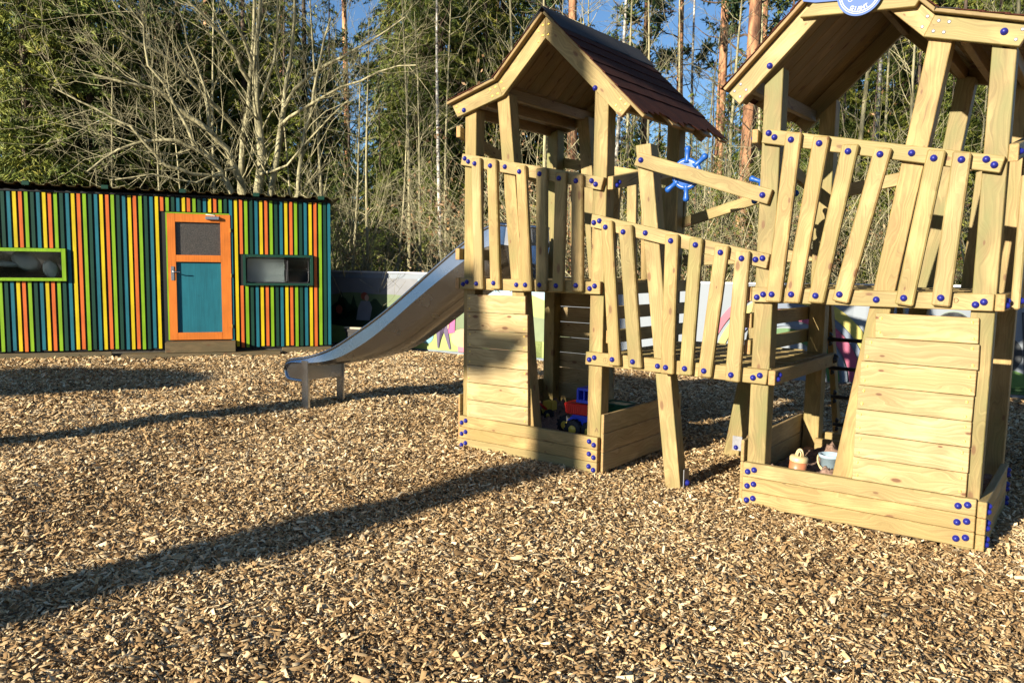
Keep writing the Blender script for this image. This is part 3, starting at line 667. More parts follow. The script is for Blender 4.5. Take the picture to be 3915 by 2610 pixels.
# steering wheels ---------------------------------------------------
WB = flat('wheel_blue_plastic', (.012, .075, .30), .38, spec=.35)
WW = flat('wheel_white_line', (.45, .45, .48), .5)
def steering(cx, v, cz, parent, rot0=4., s=1.):
    bm = bmesh.new()
    prof = [(0, -.012), (.09, -.012), (.108, -.009), (.112, 0), (.108, .009), (.09, .012), (0, .012)]
    M0 = Matrix.Translation((cx, v, cz)) @ Matrix.Scale(s, 4) @ Matrix.Rotation(R(90), 4, 'X')
    lathe(bm, prof, 40, 0, M4=M0)
    for k in range(6 if False else 5):
        pass
    for ang in (rot0+90-5, 45-5, 225-8, 270+1, 160, 340):
        t_ = R(ang); pts = [(r_*math.cos(t_), r_*math.sin(t_), 0) for r_ in (.075, .10, .13, .155, .172, .186, .192)]
        tube(bm, [M0 @ Vector(p) for p in pts], [x*s for x in (.026, .019, .016, .019, .024, .018, .006)], 12)
    o = bm_obj('steering_wheel', bm, (WB,), parent, smooth=True); o.scale = (1, 1, 1)
    bm = bmesh.new(); ring(bm, cx, cz, .091*s, .0945*s, v-.0135*s); bm_obj('wheel_line', bm, (WW,), o)
    bm = bmesh.new(); tube(bm, [(cx, v-.05 if v < .15 else v, cz), (cx, v+.03, cz)], .012, 10); bm_obj('axle', bm, (ZINC,), o)
steering(1.973, .105, 2.225, BR, 4.)
steering(2.50, .36, 2.14, BR, 20., .95)

# ------------------------------------------------------------------ slide
SL = thing('slide', (-1.4, .63, 0), 'stainless steel slide running down from the left tower to two legs', 'slide')
top = [(.30, 1.90), (.02, 1.93), (-.286, 1.773), (-.631, 1.547), (-1.15, 1.192), (-1.45, 1.005), (-1.719, .858), (-1.95, .735), (-2.129, .652), (-2.35, .580), (-2.564, .529), (-2.769, .504), (-2.845, .470), (-2.878, .400), (-2.868, .335), (-2.838, .295), (-2.797, .280), (-2.66, .278), (-2.56, .282)]
bed = [(.30, 1.47), (.10, 1.49), (-.05, 1.465), (-.284, 1.33), (-.62, 1.10), (-.90, .905), (-1.15, .745), (-1.41, .60), (-1.70, .475), (-1.95, .41), (-2.20, .385), (-2.40, .375), (-2.60, .365), (-2.75, .355), (-2.82, .335), (-2.838, .30)]
bed = [(.30, 1.485), (.10, 1.49), (-.05, 1.49), (-.10, 1.47), (-.284, 1.606-.13), (-.55, 1.30), (-.798, 1.282-.145), (-1.15, .885), (-1.409, .700), (-1.68, .545), (-1.943, .440), (-2.20, .385), (-2.40, .37), (-2.60, .365), (-2.75, .355), (-2.82, .335), (-2.838, .30)]
VL, VR = .40, .87
def interp(pts, n):
    L = [0]
    for a, c in zip(pts, pts[1:]): L.append(L[-1]+math.hypot(c[0]-a[0], c[1]-a[1]))
    out_ = []
    for k in range(n):
        s_ = L[-1]*k/(n-1)
        for i in range(len(L)-1):
            if s_ <= L[i+1]+1e-9:
                t_ = (s_-L[i])/(L[i+1]-L[i]); out_.append(inter(pts[i], pts[i+1], t_)); break
    return out_
def bezier_smooth(pts, it=2):
    for _ in range(it):
        q = [pts[0]]
        for a, c in zip(pts, pts[1:]): q += [inter(a, c, .25), inter(a, c, .75)]
        pts = q+[pts[-1]]
    return pts
A_ = bezier_smooth(top[:13], 2)
B_ = bezier_smooth([(.30, 1.73), (.02, 1.76), (-.284, 1.606), (-.798, 1.282), (-1.12, 1.06), (-1.409, .864), (-1.68, .715), (-1.943, .594), (-2.2, .525), (-2.46, .490), (-2.77, .475), (-2.85, .44), (-2.872, .39)], 2)
C_ = bezier_smooth([(.30, 1.46), (.05, 1.47), (-.281, 1.325), (-.797, .993), (-1.15, .775), (-1.429, .655), (-1.68, .585), (-1.943, .530), (-2.2, .480), (-2.46, .455), (-2.75, .440), (-2.835, .395), (-2.85, .33)], 2)
A_, B_, C_ = (interp(q, 64) for q in (A_, B_, C_))
for v, sg in ((VL, 1), (VR, -1)):
    bm = bmesh.new()
    ra = [bm.verts.new((u, v, z)) for u, z in A_]; rb_ = [bm.verts.new((u, v-sg*.022, z)) for u, z in B_]; rc_ = [bm.verts.new((u, v+sg*.030, (z+zb)/2-.01)) for (u, z), (_, zb) in zip(C_, B_)]; rd_ = [bm.verts.new((u, v+sg*.075, z)) for u, z in C_]
    for i in range(63):
        for p, q in ((ra, rb_), (rb_, rc_), (rc_, rd_)):
            f = bm.faces.new((p[i], p[i+1], q[i+1], q[i])); f.smooth = p is rc_
    bmesh.ops.recalc_face_normals(bm, faces=bm.faces)
    o = bm_obj('side_panel', bm, (STEEL,), SL); o.modifiers.new('thick', 'SOLIDIFY').thickness = .004
bm = bmesh.new()
r0_ = [bm.verts.new((u, VL+.075, z)) for u, z in C_]; r1_ = [bm.verts.new((u, VR-.075, z)) for u, z in C_]
for i in range(63):
    f = bm.faces.new((r0_[i], r0_[i+1], r1_[i+1], r1_[i])); f.smooth = True
bed_o = bm_obj('slide_bed', bm, (STEEL,), SL); bed_o.modifiers.new('thick', 'SOLIDIFY').thickness = .004
for v in (VL, VR):
    # rounded end plate hanging below the run-out
    bm = bmesh.new()
    endp = [(-2.50, .52), (-2.70, .51), (-2.80, .495), (-2.85, .455), (-2.874, .40), (-2.868, .335), (-2.838, .295), (-2.797, .280), (-2.66, .278), (-2.50, .282)]
    a = [bm.verts.new((u, v+(.006 if v == VL else -.006), z)) for u, z in endp]; bm.faces.new(a)
    o = bm_obj('end_plate', bm, (STEEL,), SL); o.modifiers.new('thick', 'SOLIDIFY').thickness = .004
    bm = bmesh.new(); full = bezier_smooth(top, 2)
    tube(bm, [(u, v, z) for u, z in full], .0145, 12); bm_obj('rim', bm, (STEEL,), SL)
bm = bmesh.new(); tube(bm, [(-2.845, VL, .30), (-2.845, VR, .30)], .022, 12); bm_obj('front_lip', bm, (STEEL,), SL)
for v in (VL-.012, VR+.006):
    bm = bmesh.new(); box(bm, (-2.51, v, .235), (.108, .03, .55), 0, .004); bm_obj('leg', bm, (STEEL,), SL)
bm = bmesh.new(); box(bm, (-2.47, .635, .385), (.008, .45, .17), 0, .002); bm_obj('cross_plate', bm, (STEEL,), SL)
bm = bmesh.new()      # hood bar across the slide entrance
tube(bm, [(.02, VL, 1.93), (.02, VR, 1.93)], .016, 12); bm_obj('entry_bar', bm, (STEEL,), SL)

# ------------------------------------------------------------------ sand and toys
m, n, b = mat('play_sand')
tc = N(n, 'ShaderNodeTexCoord'); no = N(n, 'ShaderNodeTexNoise'); no.inputs['Scale'].default_value = 60; no.inputs['Detail'].default_value = 6; n.links.new(tc.outputs['Object'], no.inputs[0])
rp = ramp(n, [(.3, (.13, .075, .05)), (.7, (.30, .19, .135))]); n.links.new(no.outputs[0], rp.inputs[0]); n.links.new(rp.outputs[0], b.inputs['Base Color']); b.inputs['Roughness'].default_value = .95
bp = N(n, 'ShaderNodeBump'); bp.inputs['Strength'].default_value = .6; bp.inputs['Distance'].default_value = .01; n.links.new(no.outputs[0], bp.inputs['Height']); n.links.new(bp.outputs[0], b.inputs['Normal'])
SAND = m
def sand(U, name, label, z0, heaps):
    k = 96; g = np.linspace(0, 1, k); X, Y = np.meshgrid(U+.046+g*1.275, .046+g*1.32)
    Z = np.full_like(X, z0)
    for i in range(k):
        for j in range(k):
            x, y = X[i, j], Y[i, j]; nz = noise.fractal(Vector((x*5, y*5, U)), .8, 2., 4)
            n2 = noise.fractal(Vector((x*22, y*22, U+3)), .9, 2., 3)
            z = z0+.03*nz+.014*abs(n2)
            for hx, hy, hr, hh in heaps:
                d2 = ((x-hx)**2+(y-hy)**2)/hr**2
                z += hh*math.exp(-d2)*(1+.5*n2)
            Z[i, j] = z
    V = np.stack([X, Y, Z], -1).reshape(-1, 3); I = (np.arange(k-1)[:, None]*k+np.arange(k-1)[None]).ravel()
    o = link(name, np_mesh(name, V, np.stack([I, I+1, I+k+1, I+k], 1), 4), None, (SAND,)); tag(o, label, 'sand', kind='stuff')
sand(0, 'sand', 'brown play sand in the box under the left tower', .16, [(.3, 1.0, .25, .14), (.70, .13, .1, .10)])
sand(U2, 'sand', 'brown play sand in the box under the right tower', .165, [(2.66, .15, .07, .10), (3.00, .19, .12, .115), (2.80, .30, .1, .03), (2.80, 1.0, .14, .08), (3.1, .9, .16, .05)])
TB = flat('toy_blue', (.01, .05, .55), .35); TR = flat('toy_red', (.55, .015, .01), .35); TY = flat('toy_yellow', (.62, .42, .05), .4); TK = flat('toy_black_rubber', (.012, .012, .014), .7)
def wheel(bm, c, r, w_, ax='v'):
    Mx = Matrix.Translation(c) @ Matrix.Rotation(R(90), 4, 'X')
    lathe(bm, [(0, -w_/2), (r*.9, -w_/2), (r, -w_/3), (r, w_/3), (r*.9, w_/2), (0, w_/2)], 22, 0, M4=Mx)
    for k in range(14):
        a = 2*math.pi*k/14; box(bm, (c[0]+r*math.cos(a), c[1], c[2]+r*math.sin(a)), (.014, w_*.9, .012), 0, rot=Matrix.Rotation(-a+R(90), 3, 'Y'))
    lathe(bm, [(0, w_/2+.004), (r*.42, w_/2+.004), (r*.48, w_/2-.002), (0, w_/2-.002)], 18, 1, M4=Mx)
tr = thing('toy_truck', (.98, .42, .16), 'toy truck with blue cab and red load bed in the left tower sandbox', 'toy truck')
bm = bmesh.new(); box(bm, (1.0, .42, .30), (.26, .15, .07), 0, .02); box(bm, (1.02, .42, .345), (.22, .14, .03), 0, .01); bm_obj('chassis', bm, (TB,), tr)
bm = bmesh.new()
q = [(.845, .455), (1.10, .455), (1.07, .365), (.87, .365)]
hexa(bm, [(u, .33, z) for u, z in q], (0, .18, 0), .008, end=0); 
for k in range(11): box(bm, (.872+k*.02, .328, .41), (.006, .006, .07), 0)
bm_obj('load_bed', bm, (TR,), tr)
bm = bmesh.new()
for c, s_ in (((1.03, .42, .478), (.15, .15, .025)), ((1.03, .42, .575), (.14, .14, .02)), ((.97, .42, .53), (.02, .15, .09)), ((1.095, .42, .53), (.02, .15, .09)), ((1.03, .49, .53), (.12, .01, .09)), ((1.03, .352, .53), (.014, .012, .09))): box(bm, c, s_, 0, .003)
bm_obj('cab', bm, (TB,), tr)
for c in ((.955, .325, .245), (1.11, .325, .245), (.955, .515, .245), (1.11, .515, .245), (.78, .48, .235)):
    bm = bmesh.new(); wheel(bm, c, .078, .055)
    for f in bm.faces: f.normal_flip() if False else None
    # hub faces the viewer
    Mx = Matrix.Translation((c[0], c[1]-.030, c[2])) @ Matrix.Rotation(R(90), 4, 'X'); lathe(bm, [(0, .006), (.028, .006), (.036, 0), (.036, -.004)], 18, 1, M4=Mx)
    bm_obj('wheel', bm, (TK, TY), tr)
dg = thing('toy_digger', (.33, .85, .2), 'small yellow toy digger lying in the sand beside the toy truck', 'toy digger')
bm = bmesh.new(); box(bm, (.36, .85, .30), (.10, .10, .09), 0, .008); box(bm, (.33, .85, .245), (.16, .12, .03), 0, .008); bm_obj('body', bm, (TY,), dg)
bm = bmesh.new(); tube(bm, [(.36, .80, .27), (.28, .76, .34), (.21, .74, .28)], .012, 8); box(bm, (.20, .735, .25), (.05, .06, .05), 0, .006); bm_obj('arm', bm, (TR,), dg)
for u in (.27, .40):
    bm = bmesh.new(); wheel(bm, (u, .78, .225), .045, .04); bm_obj('wheel', bm, (TK, TY), dg)
tg = thing('toy_barrow', (1.15, .75, .3), 'dark green plastic toy tub behind the post of the left tower', 'toy tub')
bm = bmesh.new(); hexa(bm, [(1.02, .62, .43), (1.27, .62, .43), (1.22, .64, .30), (1.06, .64, .30)], (0, .2, 0), .02, end=0); bm_obj('tub', bm, (flat('toy_dark_green', (.01, .07, .03), .4),), tg)
bm = bmesh.new(); tube(bm, [(1.03, .63, .43), (1.26, .63, .43), (1.26, .81, .43), (1.03, .81, .43), (1.03, .63, .43)], .008, 8); bm_obj('rim', bm, (flat('toy_rim_green', (.015, .10, .05), .4),), tg)
# bucket
PB = flat('pale_blue_plastic', (.30, .40, .46), .35, bump=.05); CR = flat('cream_plastic', (.52, .40, .2), .4); TC = flat('terracotta_plastic', (.42, .15, .065), .4, var=.08, bscale=8)
bk = thing('toy_bucket', (2.945, .45, .19), 'pale blue toy bucket with cream handle standing in the sand', 'toy bucket')
bm = bmesh.new(); Mx = Matrix.Translation((2.945, .45, .19))
lathe(bm, [(0, 0), (.052, 0), (.066, .10), (.068, .115), (.078, .115), (.079, .135), (.070, .137), (.060, .01), (0, .01)], 36, 0, M4=Mx)
o = bm_obj('body', bm, (PB,), bk)
bm = bmesh.new(); pts = [(2.945+.083*math.cos(a), .45-.075*math.sin(a), .19+.118-.085*math.sin(a)) for a in np.linspace(0, math.pi, 17)]
tube(bm, pts, [.006]*5+[.009]*7+[.006]*5, 8); bm_obj('handle', bm, (CR,), bk)
cn = thing('toy_can', (2.765, .31, .19), 'terracotta toy canister with cream lid and hoop handle', 'toy canister')
bm = bmesh.new(); Mx = Matrix.Translation((2.762, .31, .17)) @ Matrix.Rotation(R(6), 4, 'Y')
lathe(bm, [(0, 0), (.055, 0), (.056, .02), (.058, .125), (0, .125)], 32, 0, M4=Mx); bm_obj('body', bm, (TC,), cn)
bm = bmesh.new(); lathe(bm, [(.060, .11), (.061, .132), (.054, .142), (.02, .146), (0, .146)], 32, 0, M4=Mx); bm_obj('lid', bm, (CR,), cn)
bm = bmesh.new(); tube(bm, [Mx @ Vector((.022*math.cos(a), .0, .145+.045*math.sin(a))) for a in np.linspace(0, math.pi, 13)], .007, 8)
tube(bm, [Mx @ Vector((.004+.012*math.cos(a), -.02, .145+.035*math.sin(a))) for a in np.linspace(0, math.pi, 9)], .005, 8); bm_obj('handle', bm, (CR,), cn)

# ------------------------------------------------------------------ striped hut
HUT = thing('hut', (-6.4153, 4.0569, 0), 'long garden hut clad in yellow, orange, lime, green and blue upright strips', 'hut', rz=R(55))
def hobj(name, bm, mats, parent=HUT, smooth=False):
    me = bpy.data.meshes.new(name)
    for f in bm.faces: f.smooth = f.smooth or smooth
    bm.to_mesh(me); bm.free(); return link(name, me, parent, mats)
def paint(name, c, rough=.55):
    m, n, b = mat(name); tc = N(n, 'ShaderNodeTexCoord'); mp = N(n, 'ShaderNodeMapping'); mp.inputs['Scale'].default_value = (60, 60, 3)
    n.links.new(tc.outputs['Object'], mp.inputs[0]); no = N(n, 'ShaderNodeTexNoise'); no.inputs['Scale'].default_value = 1; no.inputs['Detail'].default_value = 5; n.links.new(mp.outputs[0], no.inputs[0])
    no2 = N(n, 'ShaderNodeTexNoise'); no2.inputs['Scale'].default_value = 2.2; no2.inputs['Detail'].default_value = 6; n.links.new(tc.outputs['Object'], no2.inputs[0])
    r = ramp(n, [(.3, tuple(x*.78 for x in c)), (.65, c), (.85, tuple(min(1, x*1.12+.01) for x in c))]); n.links.new(no.outputs[0], r.inputs[0])
    r2 = ramp(n, [(.35, (.82, .82, .82)), (.6, (1, 1, 1))]); n.links.new(no2.outputs[0], r2.inputs[0])
    vo = N(n, 'ShaderNodeTexVoronoi'); vo.inputs['Scale'].default_value = 2.6; n.links.new(tc.outputs['Object'], vo.inputs[0])
    k = N(n, 'ShaderNodeMapRange'); k.inputs[1].default_value = .075; k.inputs[2].default_value = .03; k.inputs[4].default_value = .35; n.links.new(vo.outputs[0], k.inputs[0])
    cc = mixc(n, 1, r.outputs[0], r2.outputs[0], 'MULTIPLY'); cc = mixc(n, k.outputs[0], cc, tuple(x*.45 for x in c))
    n.links.new(cc, b.inputs['Base Color']); b.inputs['Roughness'].default_value = rough; b.inputs['Specular IOR Level'].default_value = .3
    return m
P_BLUE = paint('paint_petrol_blue', (.010, .125, .165)); P_YEL = paint('paint_yellow', (.58, .44, .006)); P_ORG = paint('paint_orange', (.58, .125, .022)); P_LIME = paint('paint_lime', (.20, .37, .010)); P_DKG = paint('paint_dark_green', (.005, .045, .027))
BLK = flat('black_wall_board', (.006, .006, .006), .8)
bm = bmesh.new()                    # box of the hut: local x along the front, y into the hut
HL, HD = -8.2, 2.45
def hbox(bm, x0, x1, y0, y1, z0, z1, mi=0, bev=0): return box(bm, ((x0+x1)/2, (y0+y1)/2, (z0+z1)/2), (x1-x0, y1-y0, z1-z0), mi, bev)
# front wall with real openings for door and windows
holes = [(-5.60, -4.07, 1.24, 1.66), (-2.56, -1.585, .245, 2.30), (-1.372, -.315, 1.19, 1.62)]
xsb = sorted({HL, .0}.union(*[{h[0], h[1]} for h in holes]))
for a, c in zip(xsb, xsb[1:]):
    zz = [(0.10, 2.60)]
    for h in holes:
        if h[0] <= a and c <= h[1]: zz = [(.10, h[2]), (h[3], 2.60)]
    for z0, z1 in zz: hbox(bm, a, c, .0, .05, z0, z1)
hbox(bm, HL, 0, HD-.05, HD, .1, 2.5); hbox(bm, HL, HL+.05, .051, HD-.051, .1, 2.55); hbox(bm, -.05, 0, .051, HD-.051, .1, 2.55); hbox(bm, HL, 0, .0501, HD-.0501, .08, .16)
hobj('wall', bm, (BLK,))
bm = bmesh.new(); strips = [P_BLUE, P_YEL, P_ORG, P_LIME, P_DKG]
for k in range(-40, 61):
    a = -4.775+.0797*k; mi = k % 5; wd = .049+random.uniform(-.001, .001)
    if k == 60: a -= .012
    za, zb = .118+random.uniform(-.012, .012), 2.565-.016*(k/60.)
    cuts = [(za, zb)]
    if a+wd/2 > -2.625 and a-wd/2 < -1.575 and k >= 27: cuts = [(2.33, zb)] if k < 40 else cuts
    if -5.68 < a < -4.00: cuts = [(za, 1.198), (1.712, zb)]
    if -1.43 < a < -.262: cuts = [(za, 1.143), (1.664, zb)]
    for z0, z1 in cuts:
        if z1-z0 > .02:
            dx = random.uniform(-.0025, .0025)
            hbox(bm, a-wd/2+dx, a+wd/2+dx, -.022, -.001, z0, z1, mi, .0015)
hobj('cladding', bm, strips)
# corrugated roof sheet
bm = bmesh.new()
pitch = .2075; xs_ = []; x = HL-.1
while x < .16: xs_ += [(x, 0), (x+.10, 0), (x+.125, .032), (x+.18, .032)]; x += pitch
for lay, dz in ((0, 0), (1, -.004)):
    fr = [bm.verts.new((px, -.16, 2.635-.0155*(px+2)*.9+pz+dz)) for px, pz in xs_]; bk_ = [bm.verts.new((px, HD+.15, 2.55-.0155*(px+2)*.9+pz+dz)) for px, pz in xs_]
    for i in range(len(xs_)-1): bm.faces.new((fr[i], fr[i+1], bk_[i+1], bk_[i]) if lay == 0 else (fr[i+1], fr[i], bk_[i], bk_[i+1]))
    if lay == 0: fr0, bk0 = fr, bk_
    else:
        for i in range(len(xs_)-1): bm.faces.new((fr0[i+1], fr0[i], fr[i], fr[i+1]))
ROOFM = flat('olive_sheet_roof', (.085, .062, .02), .45, .3, bump=.1, bscale=6, var=.3)
rf = hobj('roof', bm, (ROOFM, ))
bm = bmesh.new()
hbox(bm, HL, .03, -.035, .0, 2.568, 2.600, 0); hobj('fascia', bm, (BLK,), rf)
for x in (-6.9, -5.8, -4.50, -3.42, -2.3, -1.18, -.14):
    bm = bmesh.new(); z = 2.635-.0155*(x+2)*.9; hbox(bm, x-.05, x+.05, -.185, -.12, z-.02, z+.040, 0, .004); hobj('roof_clip', bm, (P_DKG,), rf)
# door
GLD = None
m, n, b = mat('dark_patterned_glass'); b.inputs['Base Color'].default_value = (.018, .016, .014, 1); b.inputs['Roughness'].default_value = .38; b.inputs['Specular IOR Level'].default_value = .6
tc = N(n, 'ShaderNodeTexCoord'); no = N(n, 'ShaderNodeTexNoise'); no.inputs['Scale'].default_value = 140; n.links.new(tc.outputs['Object'], no.inputs[0]); bp = N(n, 'ShaderNodeBump'); bp.inputs['Strength'].default_value = .7; bp.inputs['Distance'].default_value = .004; n.links.new(no.outputs[0], bp.inputs['Height']); n.links.new(bp.outputs[0], b.inputs['Normal'])
r_ = ramp(n, [(.4, (.02, .018, .016)), (.65, (.085, .075, .062))]); n.links.new(no.outputs[0], r_.inputs[0]); n.links.new(r_.outputs[0], b.inputs['Base Color'])
GLD = m
P_DOOR = paint('paint_door_orange', (.58, .16, .02)); 
bm = bmesh.new()
for x0, x1, z0, z1 in ((-2.555, -2.435, .253, 2.297), (-1.75, -1.594, .253, 2.297), (-2.435, -1.75, 2.165, 2.297), (-2.435, -1.75, 1.525, 1.635), (-2.435, -1.75, .253, .372)):
    hbox(bm, x0, x1, -.034+.0004*(z1-z0), .012, z0, z1, 0, .003)
door = hobj('door', bm, (P_DOOR,)); door['label'] = 'orange framed door with petrol blue panel'
bm = bmesh.new()
for x0, x1, z0, z1 in ((-2.578, -2.558, .253, 2.318), (-1.591, -1.572, .253, 2.318), (-2.558, -1.591, 2.30, 2.318)): hbox(bm, x0, x1, -.018, .03, z0, z1)
hobj('door_frame', bm, (P_LIME,), door)
bm = bmesh.new(); hbox(bm, -2.44, -1.745, .004, .010, .365, 1.53); hobj('door_panel', bm, (P_BLUE,), door)
bm = bmesh.new(); hbox(bm, -2.44, -1.745, .004, .010, 1.63, 2.17); hobj('glass_pane', bm, (GLD,), door)
CHR = flat('grey_metal_handle', (.50, .50, .52), .3, .9)
bm = bmesh.new(); hbox(bm, -2.515, -2.467, -.044, -.034, 1.225, 1.450, 0, .003); tube(bm, [(-2.49, -.04, 1.365), (-2.49, -.085, 1.365), (-2.47, -.09, 1.365), (-2.375, -.088, 1.360)], .009, 8); hobj('handle', bm, (CHR,), door)
bm = bmesh.new(); hbox(bm, -1.975, -1.765, -.085, -.035, 2.215, 2.262, 0, .006); hobj('door_closer', bm, (CHR,), door)
bm = bmesh.new(); tube(bm, [(-1.83, -.07, 2.262), (-1.83, -.07, 2.285), (-1.96, -.13, 2.290), (-1.86, -.03, 2.315)], .006, 6); hobj('closer_arm', bm, (flat('closer_white', (.7, .7, .7), .4),), door)
for z in (2.05, 1.31, .47):
    bm = bmesh.new(); hbox(bm, -1.602, -1.588, -.046, -.034, z-.03, z+.03, 0, .002); hobj('hinge', bm, (BRASS,), door)
# windows
m, n, b = mat('window_glass'); b.inputs['Base Color'].default_value = (.9, .95, .95, 1); b.inputs['Roughness'].default_value = .04; b.inputs['Transmission Weight'].default_value = 1; b.inputs['IOR'].default_value = 1.45
GL = m
def window(x0, x1, z0, z1, fw, fm, proud=-.075):
    bm = bmesh.new()
    hbox(bm, x0, x0+fw, proud, .045, z0, z1, 0, .003); hbox(bm, x1-fw, x1, proud, .045, z0, z1, 0, .003)
    hbox(bm, x0+fw, x1-fw, proud+.001, .044, z1-fw*.9, z1, 0, .003); hbox(bm, x0+fw, x1-fw, proud+.001, .044, z0, z0+fw*.8, 0, .003)
    wnd = hobj('window', bm, (fm,)); 
    bm = bmesh.new(); hbox(bm, x0+fw-.005, x1-fw+.005, .020, .026, z0+fw*.7, z1-fw*.8); hobj('pane', bm, (GL,), wnd)
    return wnd
w1 = window(-5.62, -4.018, 1.204, 1.706, .058, P_LIME); w1['label'] = 'long window in a lime green frame'
w2 = window(-1.408, -.276, 1.148, 1.660, .045, P_DKG); w2['label'] = 'long window in a dark green frame'
RUB = flat('black_window_rubber', (.012, .012, .014), .5); WHT = flat('white_blind', (.42, .45, .42), .6, var=.06, bscale=5); DGI = flat('hut_inside', (.10, .10, .09), .9)
bm = bmesh.new()
for a, c, zz in ((-1.362, -.70, 0), (-.70, -.335, 0)):
    pts = []
    x0, x1, z0, z1, rr = a+.012, c-.012, 1.196, 1.600, .04
    for cx_, cz_, a0 in ((x1-rr, z1-rr, 0), (x0+rr, z1-rr, 90), (x0+rr, z0+rr, 180), (x1-rr, z0+rr, 270)):
        for k in range(6): t_ = R(a0+18*k); pts.append((cx_+rr*math.cos(t_), .012, cz_+rr*math.sin(t_)))
    tube(bm, pts+[pts[0]], .008, 6)
hobj('window_rubber', bm, (RUB,), w2)
bm = bmesh.new(); hbox(bm, -1.345, -.74, .12, .13, 1.19, 1.62); hobj('blind', bm, (WHT,), w2)
bm = bmesh.new()
for x, z, sx_, sz_, rt in ((-4.62, 1.50, .22, .14, .5), (-4.28, 1.38, .12, .16, -.3), (-4.9, 1.46, .2, .05, .1)):
    lathe(bm, [(0, .03), (.7, .02), (1, 0), (0, 0)], 20, 0, M4=Matrix.Translation((x, .20, z)) @ Matrix.Rotation(rt, 4, 'Y') @ Matrix.Diagonal((sx_, 1, sz_, 1)) @ Matrix.Rotation(R(90), 4, 'X'))
hobj('hanging_toy', bm, (flat('inside_pale_blue', (.05, .075, .095), .4),), w1)
# plinth and steps
bm = bmesh.new(); hbox(bm, HL, .0, .03, HD-.02, -.1, .1); hobj('plinth', bm, (flat('dark_plinth', (.05, .045, .035), .9, bump=.4, bscale=20, var=.4),))
def step(x0, x1, y0, y1, z0, z1):
    bm = bmesh.new(); hexa(bm, [(x0, y0, z1), (x1, y0, z1), (x1, y0, z0), (x0, y0, z0)], (0, y1-y0, 0), .004, axis=(1, 0, 0))
    me = bpy.data.meshes.new('step'); bm.to_mesh(me); bm.free(); return link('step', me, HUT, (W_OLD, W_OLD))
step(-2.61, -1.545, -.29, -.024, .068, .236); step(-3.25, -.84, -.33, -.03, -.06, .062)
step(-8.0, -3.42, -.06, -.025, -.05, .085); step(-.80, .02, -.05, -.023, -.05, .10)

# ------------------------------------------------------------------ printed banner fence
FA = math.atan(.145); FEN = thing('banner_fence', (0, 6.15, 0), 'long white fence banner printed with green hills, rainbow and strolling figures', 'fence', rz=FA)
BW = flat('banner_white', (.17, .195, .22), .55, var=.03, bscale=2)
def bmat(name, c): return flat(name, tuple(x*.48 for x in c), .5, var=.10, bscale=5)
bm = bmesh.new(); nseg = 90
pr = None
for i in range(nseg+1):
    x = -11+i*18./nseg; y = .012*math.sin(x*5)+.008*math.sin(x*13); zt = 1.32+.05*min(1, abs(x+.5)/4)+.004*math.sin(x*7)
    p = [bm.verts.new((x, y, -.05)), bm.verts.new((x, y, zt)), bm.verts.new((x, y+.012, zt)), bm.verts.new((x, y+.012, -.05))]
    if pr:
        for j in range(3): bm.faces.new((pr[j], p[j], p[j+1], pr[j+1]))
    pr = p
bmesh.ops.recalc_face_normals(bm, faces=bm.faces)
ban = hobj('banner', bm, (BW,), FEN)
def art(name, m, polys, lay):
    bm = bmesh.new()
    for P in polys:
        y = -.025-.004*lay
        vs = [bm.verts.new((x, y, z)) for x, z in P]; bm.faces.new(vs)
    bmesh.ops.triangulate(bm, faces=bm.faces[:])
    for f in bm.faces:
        if f.normal.y > 0: f.normal_flip()
    return hobj(name, bm, (m,), ban)
def ell(cx, cz, rx, rz, n_=24, a0=0, a1=360): return [(cx+rx*math.cos(R(a0+(a1-a0)*i/n_)), cz+rz*math.sin(R(a0+(a1-a0)*i/n_))) for i in range(n_)]
def arc(cx, cz, r0, r1, a0, a1, n_=28): return [(cx+r0*math.cos(R(a0+(a1-a0)*i/n_)), cz+r0*math.sin(R(a0+(a1-a0)*i/n_))) for i in range(n_+1)]+[(cx+r1*math.cos(R(a1-(a1-a0)*i/n_)), cz+r1*math.sin(R(a1-(a1-a0)*i/n_))) for i in range(n_+1)]
def hill(x0, x1, base, f, n_=40): return [(x0, base)]+[(x0+(x1-x0)*i/n_, f(x0+(x1-x0)*i/n_)) for i in range(n_+1)]+[(x1, base)]
art('printed_sky', bmat('print_sky', (.42, .62, .72)), [[(-10.5, .02), (-3.0, .02), (-3.0, 1.27), (-10.5, 1.27)]], 0)
art('painted_banner_shade', bmat('painted_shade_grey', (.30, .31, .33)), [[(-10.5, .02), (-5.6, .02), (-5.6, 1.27), (-10.5, 1.27)]], 0.6)  # shade over the banner's left part, painted in as a grey layer
art('printed_hills', bmat('print_hill', (.22, .30, .13)), [hill(-10.4, -3.05, .03, lambda x: .93+.06*math.sin(x*1.7+.4)+.02*math.sin(x*5))], 1)
art('printed_woods', bmat('print_dark_green', (.03, .07, .03)), [hill(-8.6, -6.0, .04, lambda x: .62+.22*abs(math.sin(x*4.1))+.06*math.sin(x*17)), [(-7.55, .5), (-7.35, 1.02), (-7.15, .5)], [(-7.2, .5), (-7.05, .95), (-6.9, .5)]], 2)
art('printed_meadow', bmat('print_lime', (.50, .62, .16)), [hill(-10.3, -3.1, .03, lambda x: .36+.05*math.sin(x*2.1)), [(-3.42, .03), (-2.9, .03), (-2.9, .92), (-3.42, 1.10)]], 3)
art('printed_field', bmat('print_field_green', (.28, .36, .16)), [[(-3.40, .3), (-2.6, .3), (-2.6, .62), (-3.40, .72)]], 4)
art('printed_pink', bmat('print_pink', (.72, .25, .33)), [[(-5.19, .50), (-4.95, .50), (-4.93, .84), (-5.0, .87), (-5.12, .85), (-5.2, .74)], [(-4.73, .03), (-4.73, .12), (-4.1, .05), (-4.1, .02)]], 6)
